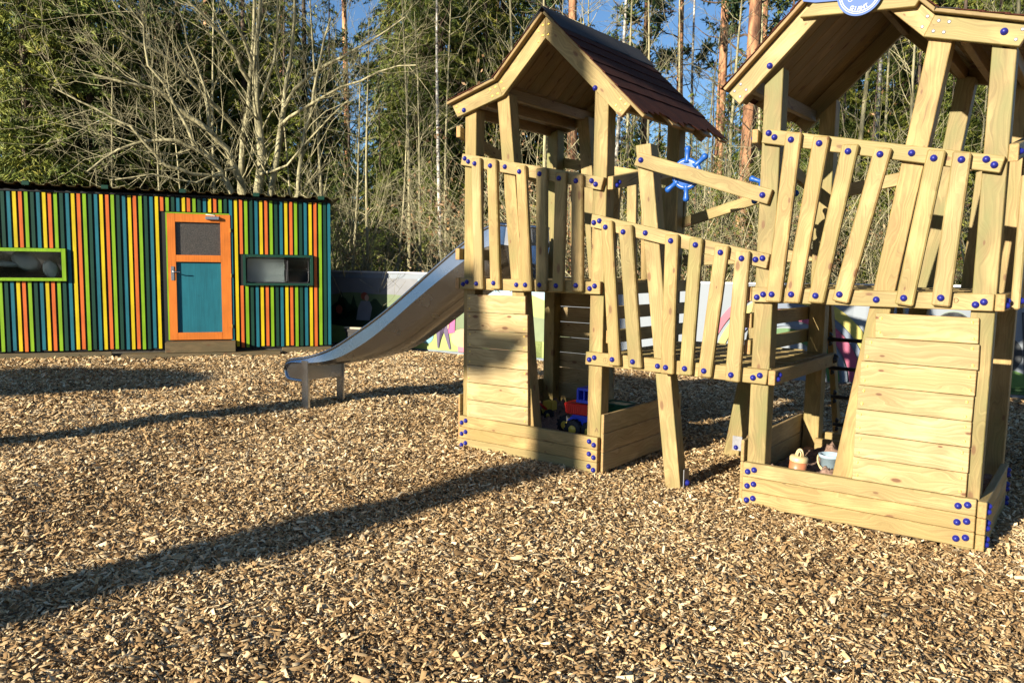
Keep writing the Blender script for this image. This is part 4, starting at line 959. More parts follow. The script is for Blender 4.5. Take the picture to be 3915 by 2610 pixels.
art('printed_purple', bmat('print_purple', (.30, .13, .40)), [ell(-4.90, .76, .105, .19), ], 4)
art('printed_magenta', bmat('print_magenta', (.70, .12, .36)), [[(-4.98, .32), (-4.80, .36), (-4.79, .66), (-4.98, .66)], [(-5.86, .22), (-5.72, .10), (-5.60, .22), (-5.72, .38)]], 5)
art('printed_trousers', bmat('print_trousers', (.14, .09, .20)), [[(-5.17, .52), (-4.96, .52), (-4.875, .07), (-4.905, .06), (-5.04, .40), (-5.10, .40), (-5.125, .07), (-5.15, .07), (-5.18, .35)]], 7)
art('printed_arm', bmat('print_skin', (.78, .50, .36)), [[(-4.95, .72), (-4.90, .60), (-4.92, .42), (-4.94, .42), (-4.95, .60)], ell(-5.06, .93, .045, .055), ell(-6.72, .90, .05, .06)], 8)
art('printed_light_blue', bmat('print_light_blue', (.24, .56, .66)), [ell(-5.39, .30, .15, .17)], 5)
art('printed_peach', bmat('print_peach', (.85, .50, .28)), [ell(-5.58, .29, .10, .16), ell(-4.62, .26, .26, .17), ell(-3.9, .27, .3, .2)], 4)
art('printed_shirt', bmat('print_shirt', (.35, .35, .38)), [[(-6.98, .48), (-6.66, .48), (-6.60, .72), (-6.66, .84), (-6.86, .84), (-6.93, .72)]], 6)
art('printed_hair', bmat('print_red_hair', (.45, .10, .05)), [ell(-6.78, .93, .08, .07), ell(-7.38, .66, .08, .09)], 7)
art('printed_wheelchair', bmat('print_line', (.5, .5, .52)), [arc(-6.62, .26, .15, .135, 0, 359), arc(-5.78, .20, .10, .085, 0, 359)], 8)
# rainbow and shapes on the right-hand part
rc = (.74, -.02)
for nm, c, r0, r1 in (('print_yellow', (.78, .66, .12), 1.10, 1.24), ('print_rainbow_pink', (.62, .10, .22), .86, 1.01), ('print_rainbow_green', (.10, .26, .06), .58, .74)):
    art('printed_rainbow', bmat(nm, c), [arc(rc[0], rc[1], r0, r1, 3, 110)], 2)
for nm, c, r0, r1 in (('print_grey_blue', (.20, .26, .36), 1.02, 1.09), ('print_grey_blue2', (.26, .33, .42), .77, .84)):
    art('printed_rainbow_shade', bmat(nm, c), [arc(rc[0], rc[1], r0, r1, 3, 105)], 1)
art('printed_arc', bmat('print_arc_pink', (.70, .13, .20)), [arc(1.0, .0, 1.35, 1.45, 120, 178)], 1)
art('printed_arc', bmat('print_arc_yellow', (.75, .66, .15)), [arc(1.0, .0, 1.20, 1.30, 120, 178)], 1)
art('printed_arc', bmat('print_arc_blue', (.20, .22, .48)), [arc(1.0, .0, 1.06, 1.15, 120, 178)], 1)
art('printed_sun', bmat('print_pale_green', (.36, .45, .33)), [ell(2.80, .80, .22, .25)], 1)
art('printed_outline', bmat('print_outline', (.02, .03, .04)), [arc(2.80, .80, .235, .222, 0, 359), ell(3.36, .52, .22, .24), [(3.62, .2), (3.64, .2), (3.56, 1.06), (3.54, 1.06)], [(3.54, 1.06), (3.56, 1.04), (4.2, 1.06), (4.2, 1.08)]], 2)
art('printed_ball', bmat('print_salmon', (.72, .25, .18)), [ell(3.31, .56, .18, .20)], 3)
art('printed_bush', bmat('print_bush', (.16, .36, .06)), [hill(3.05, 6.8, .03, lambda x: .27+.07*abs(math.sin(x*6.)))], 1)
art('printed_grass', bmat('print_grass', (.07, .20, .04)), [hill(1.8, 6.8, .03, lambda x: .13+.03*math.sin(x*3))], 3)
ALU = flat('white_top_cap', (.5, .51, .53), .4, .2)
for i in range(9):
    x = -10.9+i*2.2; bm = bmesh.new(); box(bm, (x, .05, .70), (.05, .05, 1.40), 0, .004); hobj('fence_post', bm, (ZINC,), FEN)
bm = bmesh.new(); prv = None
for i in range(19):
    x = -11+i; zt = 1.325+.05*min(1, abs(x+.5)/4); p = [bm.verts.new((x, y_, zt+z_)) for y_, z_ in ((-.02, -.012), (-.02, .016), (.035, .016), (.035, -.012))]
    if prv:
        for j in range(4): bm.faces.new((prv[j], p[j], p[(j+1) % 4], prv[(j+1) % 4]))
    prv = p
bmesh.ops.recalc_face_normals(bm, faces=bm.faces); hobj('top_rail', bm, (ALU,), FEN)
# low dark table with planks beside the hut
tb = thing('work_bench', (-5.95, 4.7, 0), 'low dark bench with pale planks lying between the striped hut and the banner', 'bench', rz=R(10))
DKW = flat('dark_stained_wood', (.015, .012, .01), .7); PLK = flat('pale_plank', (.36, .30, .20), .8, var=.2, bscale=12)
def lbox(name, parent, parts_, m):
    bm = bmesh.new()
    for c, s_ in parts_: box(bm, c, s_, 0, .004)
    me = bpy.data.meshes.new(name); bm.to_mesh(me); bm.free(); return link(name, me, parent, (m,))
lbox('bench_top', tb, [((0, 0, .36), (1.0, .5, .05))], DKW); lbox('bench_side', tb, [((0, -.22, .17), (.95, .03, .34))], DKW)
lbox('plank', tb, [((-.1, -.15, .40), (.9, .10, .03))], PLK); lbox('plank', tb, [((.12, .1, .45), (.5, .12, .06))], PLK)
for sx_ in (-.45, .45): lbox('leg', tb, [((sx_, .2, .17), (.05, .05, .34))], DKW)
# ------------------------------------------------------------------ woods behind the fence
FH = np.array([math.sin(YAW), math.cos(YAW), 0.])
def at(px, depth):
    p = CAM+FH*depth+R0*((px*1.6646-1957.5)/FPX*depth); return float(p[0]), float(p[1])
def unp(px, py, depth):
    d = Fv+Rv*(px*1.6646-1957.5)/FPX+Dv*(py*1.6646-1305)/FPX; d = d/(d@FH); p = CAM+d*depth
    return Vector(p)
def leafmat(name, stops, rough=.6, trans=.0):
    m, n, b = mat(name); a_ = N(n, 'ShaderNodeAttribute', attribute_name='tone'); oi = N(n, 'ShaderNodeObjectInfo')
    r = ramp(n, stops); n.links.new(a_.outputs['Fac'], r.inputs[0])
    t_ = ramp(n, [(0, (.72, .80, .85)), (.5, (1, 1, 1)), (1, (1.25, 1.12, .85))]); n.links.new(oi.outputs['Random'], t_.inputs[0])
    n.links.new(mixc(n, 1, r.outputs[0], t_.outputs[0], 'MULTIPLY'), b.inputs['Base Color']); b.inputs['Roughness'].default_value = rough; b.inputs['Specular IOR Level'].default_value = .25
    return m
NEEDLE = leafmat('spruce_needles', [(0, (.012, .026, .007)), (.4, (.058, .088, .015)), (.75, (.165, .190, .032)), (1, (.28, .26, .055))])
PNEEDLE = leafmat('pine_needles', [(0, (.014, .034, .016)), (.5, (.045, .080, .028)), (1, (.12, .15, .045))])
BROWNLEAF = leafmat('dry_brown_leaf', [(0, (.06, .03, .012)), (.5, (.19, .11, .05)), (1, (.38, .25, .14))])
def barkmat(name, lo, hi, sc=(14, 14, 3), strength=.5):
    m, n, b = mat(name); tc = N(n, 'ShaderNodeTexCoord'); mp = N(n, 'ShaderNodeMapping'); mp.inputs['Scale'].default_value = sc; n.links.new(tc.outputs['Object'], mp.inputs[0])
    no = N(n, 'ShaderNodeTexNoise'); no.inputs['Scale'].default_value = 1; no.inputs['Detail'].default_value = 5; n.links.new(mp.outputs[0], no.inputs[0])
    r = ramp(n, [(.32, lo), (.62, hi)]); n.links.new(no.outputs[0], r.inputs[0]); oi = N(n, 'ShaderNodeObjectInfo')
    t_ = ramp(n, [(0, (.62, .60, .58)), (1, (1.1, 1.05, 1.0))]); n.links.new(oi.outputs['Random'], t_.inputs[0])
    n.links.new(mixc(n, 1, r.outputs[0], t_.outputs[0], 'MULTIPLY'), b.inputs['Base Color']); b.inputs['Roughness'].default_value = .85
    bp = N(n, 'ShaderNodeBump'); bp.inputs['Strength'].default_value = strength; bp.inputs['Distance'].default_value = .03; n.links.new(no.outputs[0], bp.inputs['Height']); n.links.new(bp.outputs[0], b.inputs['Normal'])
    return m
BARKG = barkmat('smooth_grey_bark', (.13, .12, .06), (.42, .39, .23)); BARKP = barkmat('pine_orange_bark', (.13, .055, .03), (.58, .30, .15), (9, 9, 2.2), .8)
BARKD = barkmat('spruce_bark', (.05, .035, .025), (.16, .11, .075)); BARKB = barkmat('birch_bark', (.10, .09, .08), (.72, .70, .64), (4, 4, 14), .2)
class Tubes:
    """many tapering tubes gathered into one mesh"""
    def __init__(s): s.V = []; s.F = []; s.n = 0
    def add(s, pts, rad, k):
        n_ = len(pts); prev = None
        for i, p in enumerate(pts):
            t_ = (pts[min(i+1, n_-1)]-pts[max(i-1, 0)])
            t_ = t_.normalized() if t_.length > 1e-6 else Vector((0, 0, 1))
            sd = t_.orthogonal().normalized() if prev is None else (prev-t_*prev.dot(t_))
            sd = sd.normalized() if sd.length > 1e-6 else t_.orthogonal().normalized()
            prev = sd; u = t_.cross(sd)
            for j in range(k):
                a = 2*math.pi*j/k; q = p+(sd*math.cos(a)+u*math.sin(a))*rad[i]; s.V.append((q.x, q.y, q.z))
        for i in range(n_-1):
            for j in range(k):
                a, c = s.n+i*k+j, s.n+i*k+(j+1) % k; s.F.append((a, c, c+k, a+k))
        s.n += n_*k
    def mesh(s, name): return np_mesh(name, np.array(s.V), np.array(s.F), 4, smooth=True)
def rvec(rd): return Vector((rd.gauss(0, 1), rd.gauss(0, 1), rd.gauss(0, 1)))
def grow(T, p, d, L, r, lvl, rd, up=.12, wob=.16, maxl=3, dens=1., tips=None, kids=(4, 6)):
    nseg = 5 if lvl < 2 else 4; pts = [p.copy()]; rad = [r]; dd = d.normalized(); step_ = L/nseg
    for i in range(nseg):
        dd = (dd+rvec(rd)*wob+Vector((0, 0, up))).normalized(); p = p+dd*step_; pts.append(p.copy()); rad.append(max(.0030, r*(1-(i+1)/nseg*.8)))
    T.add(pts, rad, 6 if r > .03 else (4 if r > .009 else 3))
    if tips is not None and lvl >= 2: tips.extend(pts[2:])
    if lvl >= maxl: return
    nk = int(rd.randint(*kids)*dens*(1 if lvl == 0 else .8)+.5)
    for _ in range(nk):
        t_ = rd.uniform(.18, .97); i = min(nseg-1, int(t_*nseg)); f = t_*nseg-i; q = pts[i].lerp(pts[i+1], f); dl = (pts[i+1]-pts[i]).normalized()
        side = rvec(rd); side = (side-dl*side.dot(dl)).normalized()
        ang = rd.uniform(.45, .95); nd = dl*math.cos(ang)+side*math.sin(ang)
        grow(T, q, nd, L*rd.uniform(.30, .58)*(1.15-.5*t_), max(.0028, rad[i]*rd.uniform(.34, .55)), lvl+1, rd, up, wob*1.12, maxl, dens, tips, kids)
def leaves_at(tips, n_, size, rd, spread=.08):
    k = min(n_, len(tips)*6); P = np.array([tuple(rd.choice(tips)) for _ in range(k)])+np.random.default_rng(rd.randint(0, 9999)).normal(0, spread, (k, 3))
    return blades(P, rng.normal(0, 1, (k, 3)), size*rng.uniform(.6, 1.3, k), size*.6*rng.uniform(.6, 1.2, k))
def blades(P, D, L_, W_, droop=None):
    """pointed four-corner leaves at P along D"""
    D = D/np.linalg.norm(D, axis=1, keepdims=True); S_ = np.cross(D, rng.normal(0, 1, D.shape)); S_ /= np.linalg.norm(S_, axis=1, keepdims=True)
    L_ = L_[:, None]; W_ = W_[:, None]
    V = np.stack([P-D*L_*.5, P+S_*W_*.5, P+D*L_*.5, P-S_*W_*.5], 1)
    return V
def blade_mesh(name, V, tone):
    n_ = len(V); return np_mesh(name, V.reshape(-1, 3), np.arange(n_*4).reshape(n_, 4), 4, attr=tone)
def spruce_blades(Ht, Rm, seed, low=.4, dens=1., bl=.15, zmax=99):
    rd = np.random.default_rng(seed); P = []; D = []; TN = []
    z = low
    while z < Ht-.2:
        f = 1-(z/Ht); rb = Rm*(f**.75)*rd.uniform(.85, 1.1); nb = max(3, int((5+3*f)*dens))
        hi = z > zmax
        for j in range(nb):
            a = rd.uniform(0, 2*np.pi); L_ = rb*rd.uniform(.65, 1.12); dx, dy = np.cos(a), np.sin(a)
            ns = int(max(4, (L_*8 if not hi else L_*4)*dens)); t_ = rd.uniform(.12, 1, ns); tone0 = rd.uniform(-.18, .18)
            zz = z+.10*L_*t_-.42*L_*t_**2+.10*L_*np.maximum(0, t_-.8)
            for q in range(ns):
                side = rd.choice((-1, 1)); tl = (.10+.42*(1-t_[q])*L_*.55+.12)*rd.uniform(.6, 1.1); nbk = int(max(3, tl*(26 if not hi else 12)))
                u = rd.uniform(0, 1, nbk); ox = dx*L_*t_[q]+(-dy*side*.8+dx*.5)*tl*u; oy = dy*L_*t_[q]+(dx*side*.8+dy*.5)*tl*u
                oz = zz[q]-.55*tl*u**1.5
                jj = rd.normal(0, .022, (nbk, 3)); P.append(np.stack([ox, oy, oz], 1)+jj)
                dd = np.stack([(-dy*side*.8+dx*.5)+rd.normal(0, .45, nbk), (dx*side*.8+dy*.5)+rd.normal(0, .45, nbk), -.75+rd.normal(0, .45, nbk)], 1); D.append(dd)
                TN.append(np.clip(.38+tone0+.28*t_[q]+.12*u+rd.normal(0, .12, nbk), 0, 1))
        z += rd.uniform(.17, .30)*(1 if not hi else 1.6)
    P = np.concatenate(P); D = np.concatenate(D); TN = np.concatenate(TN); k = len(P)
    return P, D, TN, rd.uniform(.6, 1.25, k)*bl, rd.uniform(.6, 1.2, k)*bl*.17
def trunk_pts(H_, lean, rd):
    return [Vector((lean*t_*H_+.05*math.sin(t_*5+lean*9), lean*.6*t_*H_*(-1 if lean > 0 else 1)+.04*math.cos(t_*6), t_*H_-.1)) for t_ in np.linspace(0, 1, 9)]
protos = {}
def proto(kind, i, parts_):
    protos[(kind, i)] = parts_
for i, (Ht, Rm) in enumerate(((15, 2.5), (13, 2.1), (17, 2.8))):
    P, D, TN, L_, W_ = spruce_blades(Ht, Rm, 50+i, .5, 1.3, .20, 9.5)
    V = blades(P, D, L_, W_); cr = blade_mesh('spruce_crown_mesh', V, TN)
    T = Tubes(); rd = random.Random(i); T.add(trunk_pts(Ht-.3, .004, rd), [max(.02, .17*(1-t_*.95)) for t_ in np.linspace(0, 1, 9)], 8)
    for _ in range(50):
        z = rd.uniform(.4, 8); a = rd.uniform(0, 6.28); L0 = Rm*(1-z/Ht)*.8; T.add([Vector((0, 0, z)), Vector((math.cos(a)*L0*.5, math.sin(a)*L0*.5, z+.02*L0)), Vector((math.cos(a)*L0, math.sin(a)*L0, z-.3*L0))], [.02, .012, .004], 3)
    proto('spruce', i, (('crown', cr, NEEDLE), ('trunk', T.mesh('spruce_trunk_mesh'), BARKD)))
for i in range(3):          # pines: bare orange trunk, high tufted crown
    rd = random.Random(100+i); Ht = (17, 19, 15)[i]; T = Tubes(); tp = trunk_pts(Ht, (.012, -.008, .02)[i], rd); T.add(tp, [max(.03, .17*(1-t_*.8)) for t_ in np.linspace(0, 1, 9)], 9)
    tips = []; Tb = Tubes()
    for _ in range(34):
        t_ = rd.uniform(.38, 1.) if _ > 6 else rd.uniform(.2, .45); k = min(7, int(t_*8)); p = tp[k].lerp(tp[k+1], t_*8-k); a = rd.uniform(0, 6.28)
        tt = tips if t_ > .42 else None
        grow(Tb, p, Vector((math.cos(a), math.sin(a), rd.uniform(-.1, .5))), rd.uniform(.8, 2.4)*(1.15-.5*t_) if tt is not None else rd.uniform(.5, 1.2), .030, 1, rd, .05, .2, 3, .9, tt, (4, 7))
    k = 9000; tips = np.array([tuple(p) for p in tips]); idx = rng.integers(0, len(tips), k); c = tips[idx]; D = rng.normal(0, 1, (k, 3)); D[:, 2] += .5; D /= np.linalg.norm(D, axis=1, keepdims=True)
    P = c+D*rng.uniform(.02, .22, (k, 1)); tn = np.clip(.45+.2*D[:, 2]+rng.normal(0, .18, k), 0, 1)
    cr = blade_mesh('pine_crown_mesh', blades(P, D, rng.uniform(.14, .26, k), rng.uniform(.035, .06, k)), tn)
    proto('pine', i, (('trunk', T.mesh('pine_trunk_mesh'), BARKP), ('branches', Tb.mesh('pine_branch_mesh'), BARKD), ('crown', cr, PNEEDLE)))
for i in range(4):          # leafless saplings
    rd = random.Random(200+i); Ht = (8.5, 10, 7, 9)[i]; T = Tubes(); tp = trunk_pts(Ht, (.05, -.03, .09, .0)[i], rd); r0 = (.055, .075, .04, .06)[i]
    T.add(tp, [max(.006, r0*(1-t_*.88)) for t_ in np.linspace(0, 1, 9)], 6); Tb = Tubes()
    for _ in range(30):
        t_ = rd.uniform(.12, .98); k = min(7, int(t_*8)); p = tp[k].lerp(tp[k+1], t_*8-k); a = rd.uniform(0, 6.28)
        grow(Tb, p, Vector((math.cos(a), math.sin(a), rd.uniform(.3, 1.3))), rd.uniform(.9, 2.3)*(1.2-.6*t_), max(.009, r0*.34*(1.1-t_)), 1, rd, .10, .17, 2, .9, None, (3, 6))
    proto('bare', i, (('trunk', T.mesh('bare_trunk_mesh'), BARKG), ('branches', Tb.mesh('bare_branch_mesh'), BARKG)))
for i in range(2):          # birches
    rd = random.Random(300+i); Ht = (13, 15)[i]; T = Tubes(); tp = trunk_pts(Ht, (.05, -.035)[i], rd); T.add(tp, [max(.01, .07*(1-t_*.85)) for t_ in np.linspace(0, 1, 9)], 7); Tb = Tubes()
    for _ in range(26):
        t_ = rd.uniform(.3, .98); k = min(7, int(t_*8)); p = tp[k].lerp(tp[k+1], t_*8-k); a = rd.uniform(0, 6.28)
        grow(Tb, p, Vector((math.cos(a), math.sin(a), 1.2)), rd.uniform(.9, 2.2), .014, 1, rd, -.02, .17, 3, .9, None, (4, 7))
    proto('birch', i, (('trunk', T.mesh('birch_trunk_mesh'), BARKB), ('branches', Tb.mesh('birch_branch_mesh'), BARKD)))
for i in range(3):          # twiggy bushes, the last two keep dry brown leaves
    rd = random.Random(400+i); T = Tubes(); tips = []
    for _ in range((11, 9, 8)[i]):
        a = rd.uniform(0, 6.28); grow(T, Vector((rd.uniform(-.3, .3), rd.uniform(-.3, .3), -.05)), Vector((math.cos(a)*rd.uniform(.1, .75), math.sin(a)*rd.uniform(.1, .75), 1.)), rd.uniform(2.0, 4.2), rd.uniform(.014, .026), 0, rd, .04, .12, 2, 1., tips, (4, 8))
    pp = [('stems', T.mesh('bush_stem_mesh'), BARKG)]
    if i: V = leaves_at(tips, 700 if i == 1 else 1500, .075, rd); pp.append(('leaves', blade_mesh('bush_leaf_mesh', V, np.clip(rng.normal(.5, .25, len(V)), 0, 1)), BROWNLEAF))
    proto('bush', i, tuple(pp))
NAMES = dict(spruce=('spruce_tree', 'spruce', 'spruces in the woods'), pine=('pine_tree', 'pine', 'tall pines in the woods'), bare=('bare_tree', 'bare tree', 'leafless young trees in the woods'), birch=('birch_tree', 'birch', 'birches in the woods'), bush=('bush', 'bush', 'twiggy bushes at the edge of the woods'))
def plant(kind, i, px, depth, label, s=1., rz=None, lean=0., g=None):
    nm, cat, grp = NAMES[kind]; x, y = at(px, depth)
    t = thing(nm, (x, y, 0), label, cat, g or grp, rz=random.uniform(0, 6.28) if rz is None else rz); t.scale = (s, s, s)
    if lean: t.rotation_euler = (lean*.3, lean, t.rotation_euler[2])
    for pn, me, m in protos[(kind, i)]:
        if not me.materials: me.materials.append(m)
        o = bpy.data.objects.new(pn, me); col.objects.link(o); o.parent = t
    return t
# (kind, variant, picture column, metres away, size)
spr = [(0, 25, 20, .95), (1, 120, 22.5, 1.0), (2, 215, 19.5, .85), (0, 300, 24, 1.), (1, 345, 20.5, .8), (2, 430, 26, 1.), (0, 520, 23.5, .95), (1, 610, 25, 1.1), (2, 700, 26.5, .9), (1, 760, 24.5, .75), (0, 960, 22.5, .9), (2, 1040, 24, 1.), (1, 1105, 21, .85), (0, 1190, 25, 1.),
       (1, 1275, 23, .8), (2, 1400, 27, .6), (0, 1500, 25, .55), (1, 1575, 23, .5), (0, 1665, 26, .55), (2, 1790, 24, .7), (1, 1880, 20, .8), (0, 1995, 26, .75), (2, 2090, 21, .9), (1, 2170, 18, .75), (0, 2260, 22, 1.), (2, 2345, 18.5, 1.), (2, 70, 18.6, .8), (0, 165, 21, 1.), (1, 255, 21.5, 1.), (0, 395, 22, .9), (2, 565, 22.5, .8), (1, 660, 22, .7), (0, 910, 25, 1.), (2, 1000, 20.8, .9), (1, 1075, 22, .95), (0, 1150, 22.5, .95), (2, 1235, 24, .9), (0, 1340, 25, .6), (1, 1440, 24, .55), (2, 1620, 22, .42), (0, 1720, 23, .6), (1, 1840, 22, .8), (2, 1930, 24, .8), (0, 2045, 22.5, .85), (1, 2130, 23, 1.), (0, 2215, 20, .9), (2, 2300, 24, 1.1), (0, 1432, 16.6, .30), (1, 1500, 17.2, .36), (2, 1585, 17.5, .30), (0, 1655, 16.4, .34), (1, 1735, 16.8, .4), (2, 1250, 17, .3), (0, 1820, 15.5, .42), (1, 1915, 17, .5), (2, 1985, 15.8, .36), (0, 2075, 16.4, .5), (1, 2155, 15.2, .45), (2, 2250, 16.2, .5), (0, 2340, 15, .5), (0, 870, 19.6, .42), (1, 990, 18.6, .4), (2, 800, 20.5, .42)]
def side_word(px):
    for lim, wd in ((130, 'at the far left edge'), (330, 'above the left half of the hut'), (560, 'above the hut door'), (770, 'above the right end of the hut'), (900, 'between the hut and the left tower'), (1060, 'just left of the left tower'), (1250, 'behind the left gable'), (1420, 'behind the left tower roof'), (1600, 'above the bridge'), (1760, 'just left of the right tower'), (2000, 'seen through the right tower'), (2200, 'behind the right gable'), (9999, 'at the far right edge')):
        if px < lim: return wd
ordw = ['nearest', 'second nearest', 'third nearest', 'fourth nearest', 'fifth nearest', 'sixth nearest', 'seventh nearest', 'eighth nearest', 'ninth nearest']
def labelled(kind, items, look):
    groups = {}
    for it in items: groups.setdefault(side_word(it[1]), []).append(it)
    for wd, its in groups.items():
        for r_, it in enumerate(sorted(its, key=lambda q: q[2])):
            lab = ('%s %s' % (look, wd)) if len(its) == 1 else ('%s %s, %s there' % (look, wd, ordw[r_]))
            plant(kind, it[0], it[1], it[2], lab, it[3], lean=it[4] if len(it) > 4 else 0)
labelled('spruce', spr, 'dense green spruce')
labelled('pine', [(0, 1312, 21, 1., .0), (1, 1635, 23, 1.0), (0, 1690, 18.5, 1.15), (2, 1742, 25, 1.), (1, 893, 26, .8), (2, 372, 22, .8), (0, 205, 25, .9), (1, 1548, 29, 1.), (0, 1462, 27, .95), (2, 1120, 27, 1., .03), (1, 985, 30, 1.), (0, 1845, 27, 1.), (1, 1905, 31, 1.1), (2, 2040, 29, 1.), (0, 2140, 26, 1.), (1, 800, 32, 1.), (2, 640, 31, 1.), (0, 90, 30, 1.), (1, 480, 31, 1.), (2, 1245, 31, 1.)], 'orange trunked pine')
labelled('bare', [(0, 385, 18.5, .8), (1, 330, 20, .9), (2, 450, 19, .9), (3, 500, 20.5, 1.), (2, 700, 18, .95), (1, 745, 19.5, .9), (0, 800, 17.5, .8), (3, 845, 16.8, .75), (2, 905, 17.5, .9), (1, 940, 19, .85), (0, 975, 17, .8), (3, 1025, 18, .9), (2, 1090, 19, 1.), (1, 1180, 20, 1.), (0, 1255, 17.5, .9), (3, 1335, 19, 1.), (2, 1385, 17, 1.), (1, 1440, 20, .95), (0, 1490, 16.5, .95), (3, 1540, 18.5, 1.), (2, 1590, 16, .9), (1, 1660, 17.5, .9), (3, 1725, 19.5, 1.),
                   (0, 1800, 16, 1.), (2, 1870, 17.5, 1.), (1, 1940, 16, 1.), (3, 2010, 18, 1.), (0, 2075, 15.5, 1.), (2, 2200, 15.5, 1.), (1, 2310, 15, 1.), (2, 150, 19, .8), (3, 70, 18.5, .85), (0, 245, 18.5, .75), (1, 1240, 15, .8), (3, 1140, 22, 1.), (0, 2330, 19, 1.)], 'slender leafless tree')
labelled('birch', [(0, 1008, 18.5, .8), (1, 1395, 22, 1.), (0, 1980, 19, 1., .10), (1, 2045, 21, 1., .06), (0, 1930, 22, 1.), (1, 1580, 26, 1.), (0, 1222, 24, 1., .05)], 'white stemmed birch')
labelled('bush', [(0, 790, 15.8, .9), (0, 885, 15.6, .8), (1, 930, 16, .75), (2, 1030, 15, .8), (0, 1090, 15.5, .9), (1, 1245, 14.2, 1.), (2, 1300, 14.6, 1.05), (1, 1400, 14.6, .9), (0, 1450, 13.6, 1.), (1, 1570, 13.5, .85), (0, 1620, 13.2, .95), (1, 1760, 13.4, .9), (0, 1850, 13.4, 1.), (1, 2000, 13.2, .9), (0, 2060, 13, 1.), (1, 2230, 13.4, .95), (0, 2320, 12.6, 1.), (0, 560, 19.5, .9), (0, 680, 18.6, .9)], 'tangled leafless bush')

# the big many-stemmed tree behind the hut
BT = thing('bare_tree', (*at(600, 18.2), 0), 'big leafless many-stemmed tree with pale limbs fanning out above the striped hut', 'bare tree')
T = Tubes(); rd = random.Random(77); base = Vector((*at(600, 18.2), 0)); TW_ = Tubes()
limbs = [([(600, 690, 18.2), (593, 441, 18.2), (595, 290, 18.2), (590, 174, 18.2), (590, 90, 18.2), (591, -60, 18.2)], .125), ([(597, 690, 18.3), (552, 436, 18.5), (558, 314, 18.6), (575, 174, 18.6), (584, 30, 18.6), (586, -90, 18.6)], .085),
    ([(603, 690, 18.1), (622, 441, 18), (645, 290, 17.9), (653, 232, 17.9), (668, 134, 17.8), (677, -50, 17.7)], .085), ([(606, 690, 18), (684, 447, 17.5), (694, 349, 17.4), (715, 261, 17.3), (733, 150, 17.2), (760, 40, 17.1)], .06),
    ([(598, 690, 18.1), (558, 430, 17.6), (523, 343, 17.3), (482, 302, 17), (430, 265, 16.8), (360, 205, 16.5), (285, 190, 16.2), (215, 172, 16)], .085), ([(596, 690, 18), (532, 441, 17.2), (505, 389, 17), (465, 349, 16.7), (400, 322, 16.4), (330, 325, 16.2), (270, 345, 16), (200, 395, 15.8)], .07),
    ([(575, 190, 18.5), (540, 116, 18.1), (494, 64, 17.8), (442, 12, 17.5), (400, -40, 17.3)], .05), ([(560, 314, 18.5), (500, 250, 17.9), (440, 190, 17.4), (380, 130, 17), (300, 90, 16.6), (210, 20, 16.2)], .055),
    ([(653, 250, 17.8), (720, 168, 17.4), (781, 134, 17), (850, 95, 16.8), (930, 40, 16.5)], .045), ([(642, 290, 17.8), (697, 250, 17.3), (781, 200, 16.9), (870, 165, 16.6), (960, 150, 16.3)], .04),
    ([(590, 174, 18.2), (560, 90, 17.8), (520, 30, 17.4), (490, -50, 17.2)], .045), ([(600, 400, 18), (660, 380, 17.5), (730, 300, 17.1), (800, 230, 16.8)], .035), ([(520, 400, 17.1), (440, 400, 16.6), (380, 380, 16.3), (300, 290, 16), (220, 250, 15.8), (120, 200, 15.6)], .045),
    ([(450, 345, 16.7), (400, 240, 16.5), (340, 150, 16.3), (330, 60, 16.2), (280, -20, 16)], .04), ([(600, 230, 18), (630, 140, 17.8), (640, 60, 17.7), (648, -50, 17.6)], .04), ([(480, 302, 17), (470, 200, 16.9), (430, 100, 16.7), (410, 20, 16.6)], .035), ([(540, 385, 17.3), (450, 420, 16.6), (350, 400, 16.2), (250, 415, 16)], .03)]
for pts_, r0 in limbs:
    P = [unp(*p) for p in pts_]; Q = []
    for a, c in zip(P, P[1:]):
        Q.append(a); Q.append(a.lerp(c, .5)+rvec(rd)*.03*(c-a).length)
    Q.append(P[-1]); k = len(Q); rr_ = [max(.012, r0*(1-.72*i/(k-1))) for i in range(k)]
    T.add(Q, rr_, 8)
    for i in range(3, k):
        for _ in range(2):
            q = Q[i-1].lerp(Q[i], rd.random()); dl = (Q[i]-Q[i-1]).normalized(); sd = rvec(rd); sd = (sd-dl*sd.dot(dl)).normalized(); an = rd.uniform(.4, 1.0)
            grow(TW_, q, dl*math.cos(an)+sd*math.sin(an), rd.uniform(.9, 2.6), max(.008, rr_[i]*.27), 1, rd, .05, .16, 3, .8, None, (3, 5))
for nm, tt in (('trunk', T), ('branches', TW_)):
    tt.V = [(a-base.x, b_-base.y, c) for a, b_, c in tt.V]; link(nm, tt.mesh('big_tree_'+nm), BT, (BARKG,))

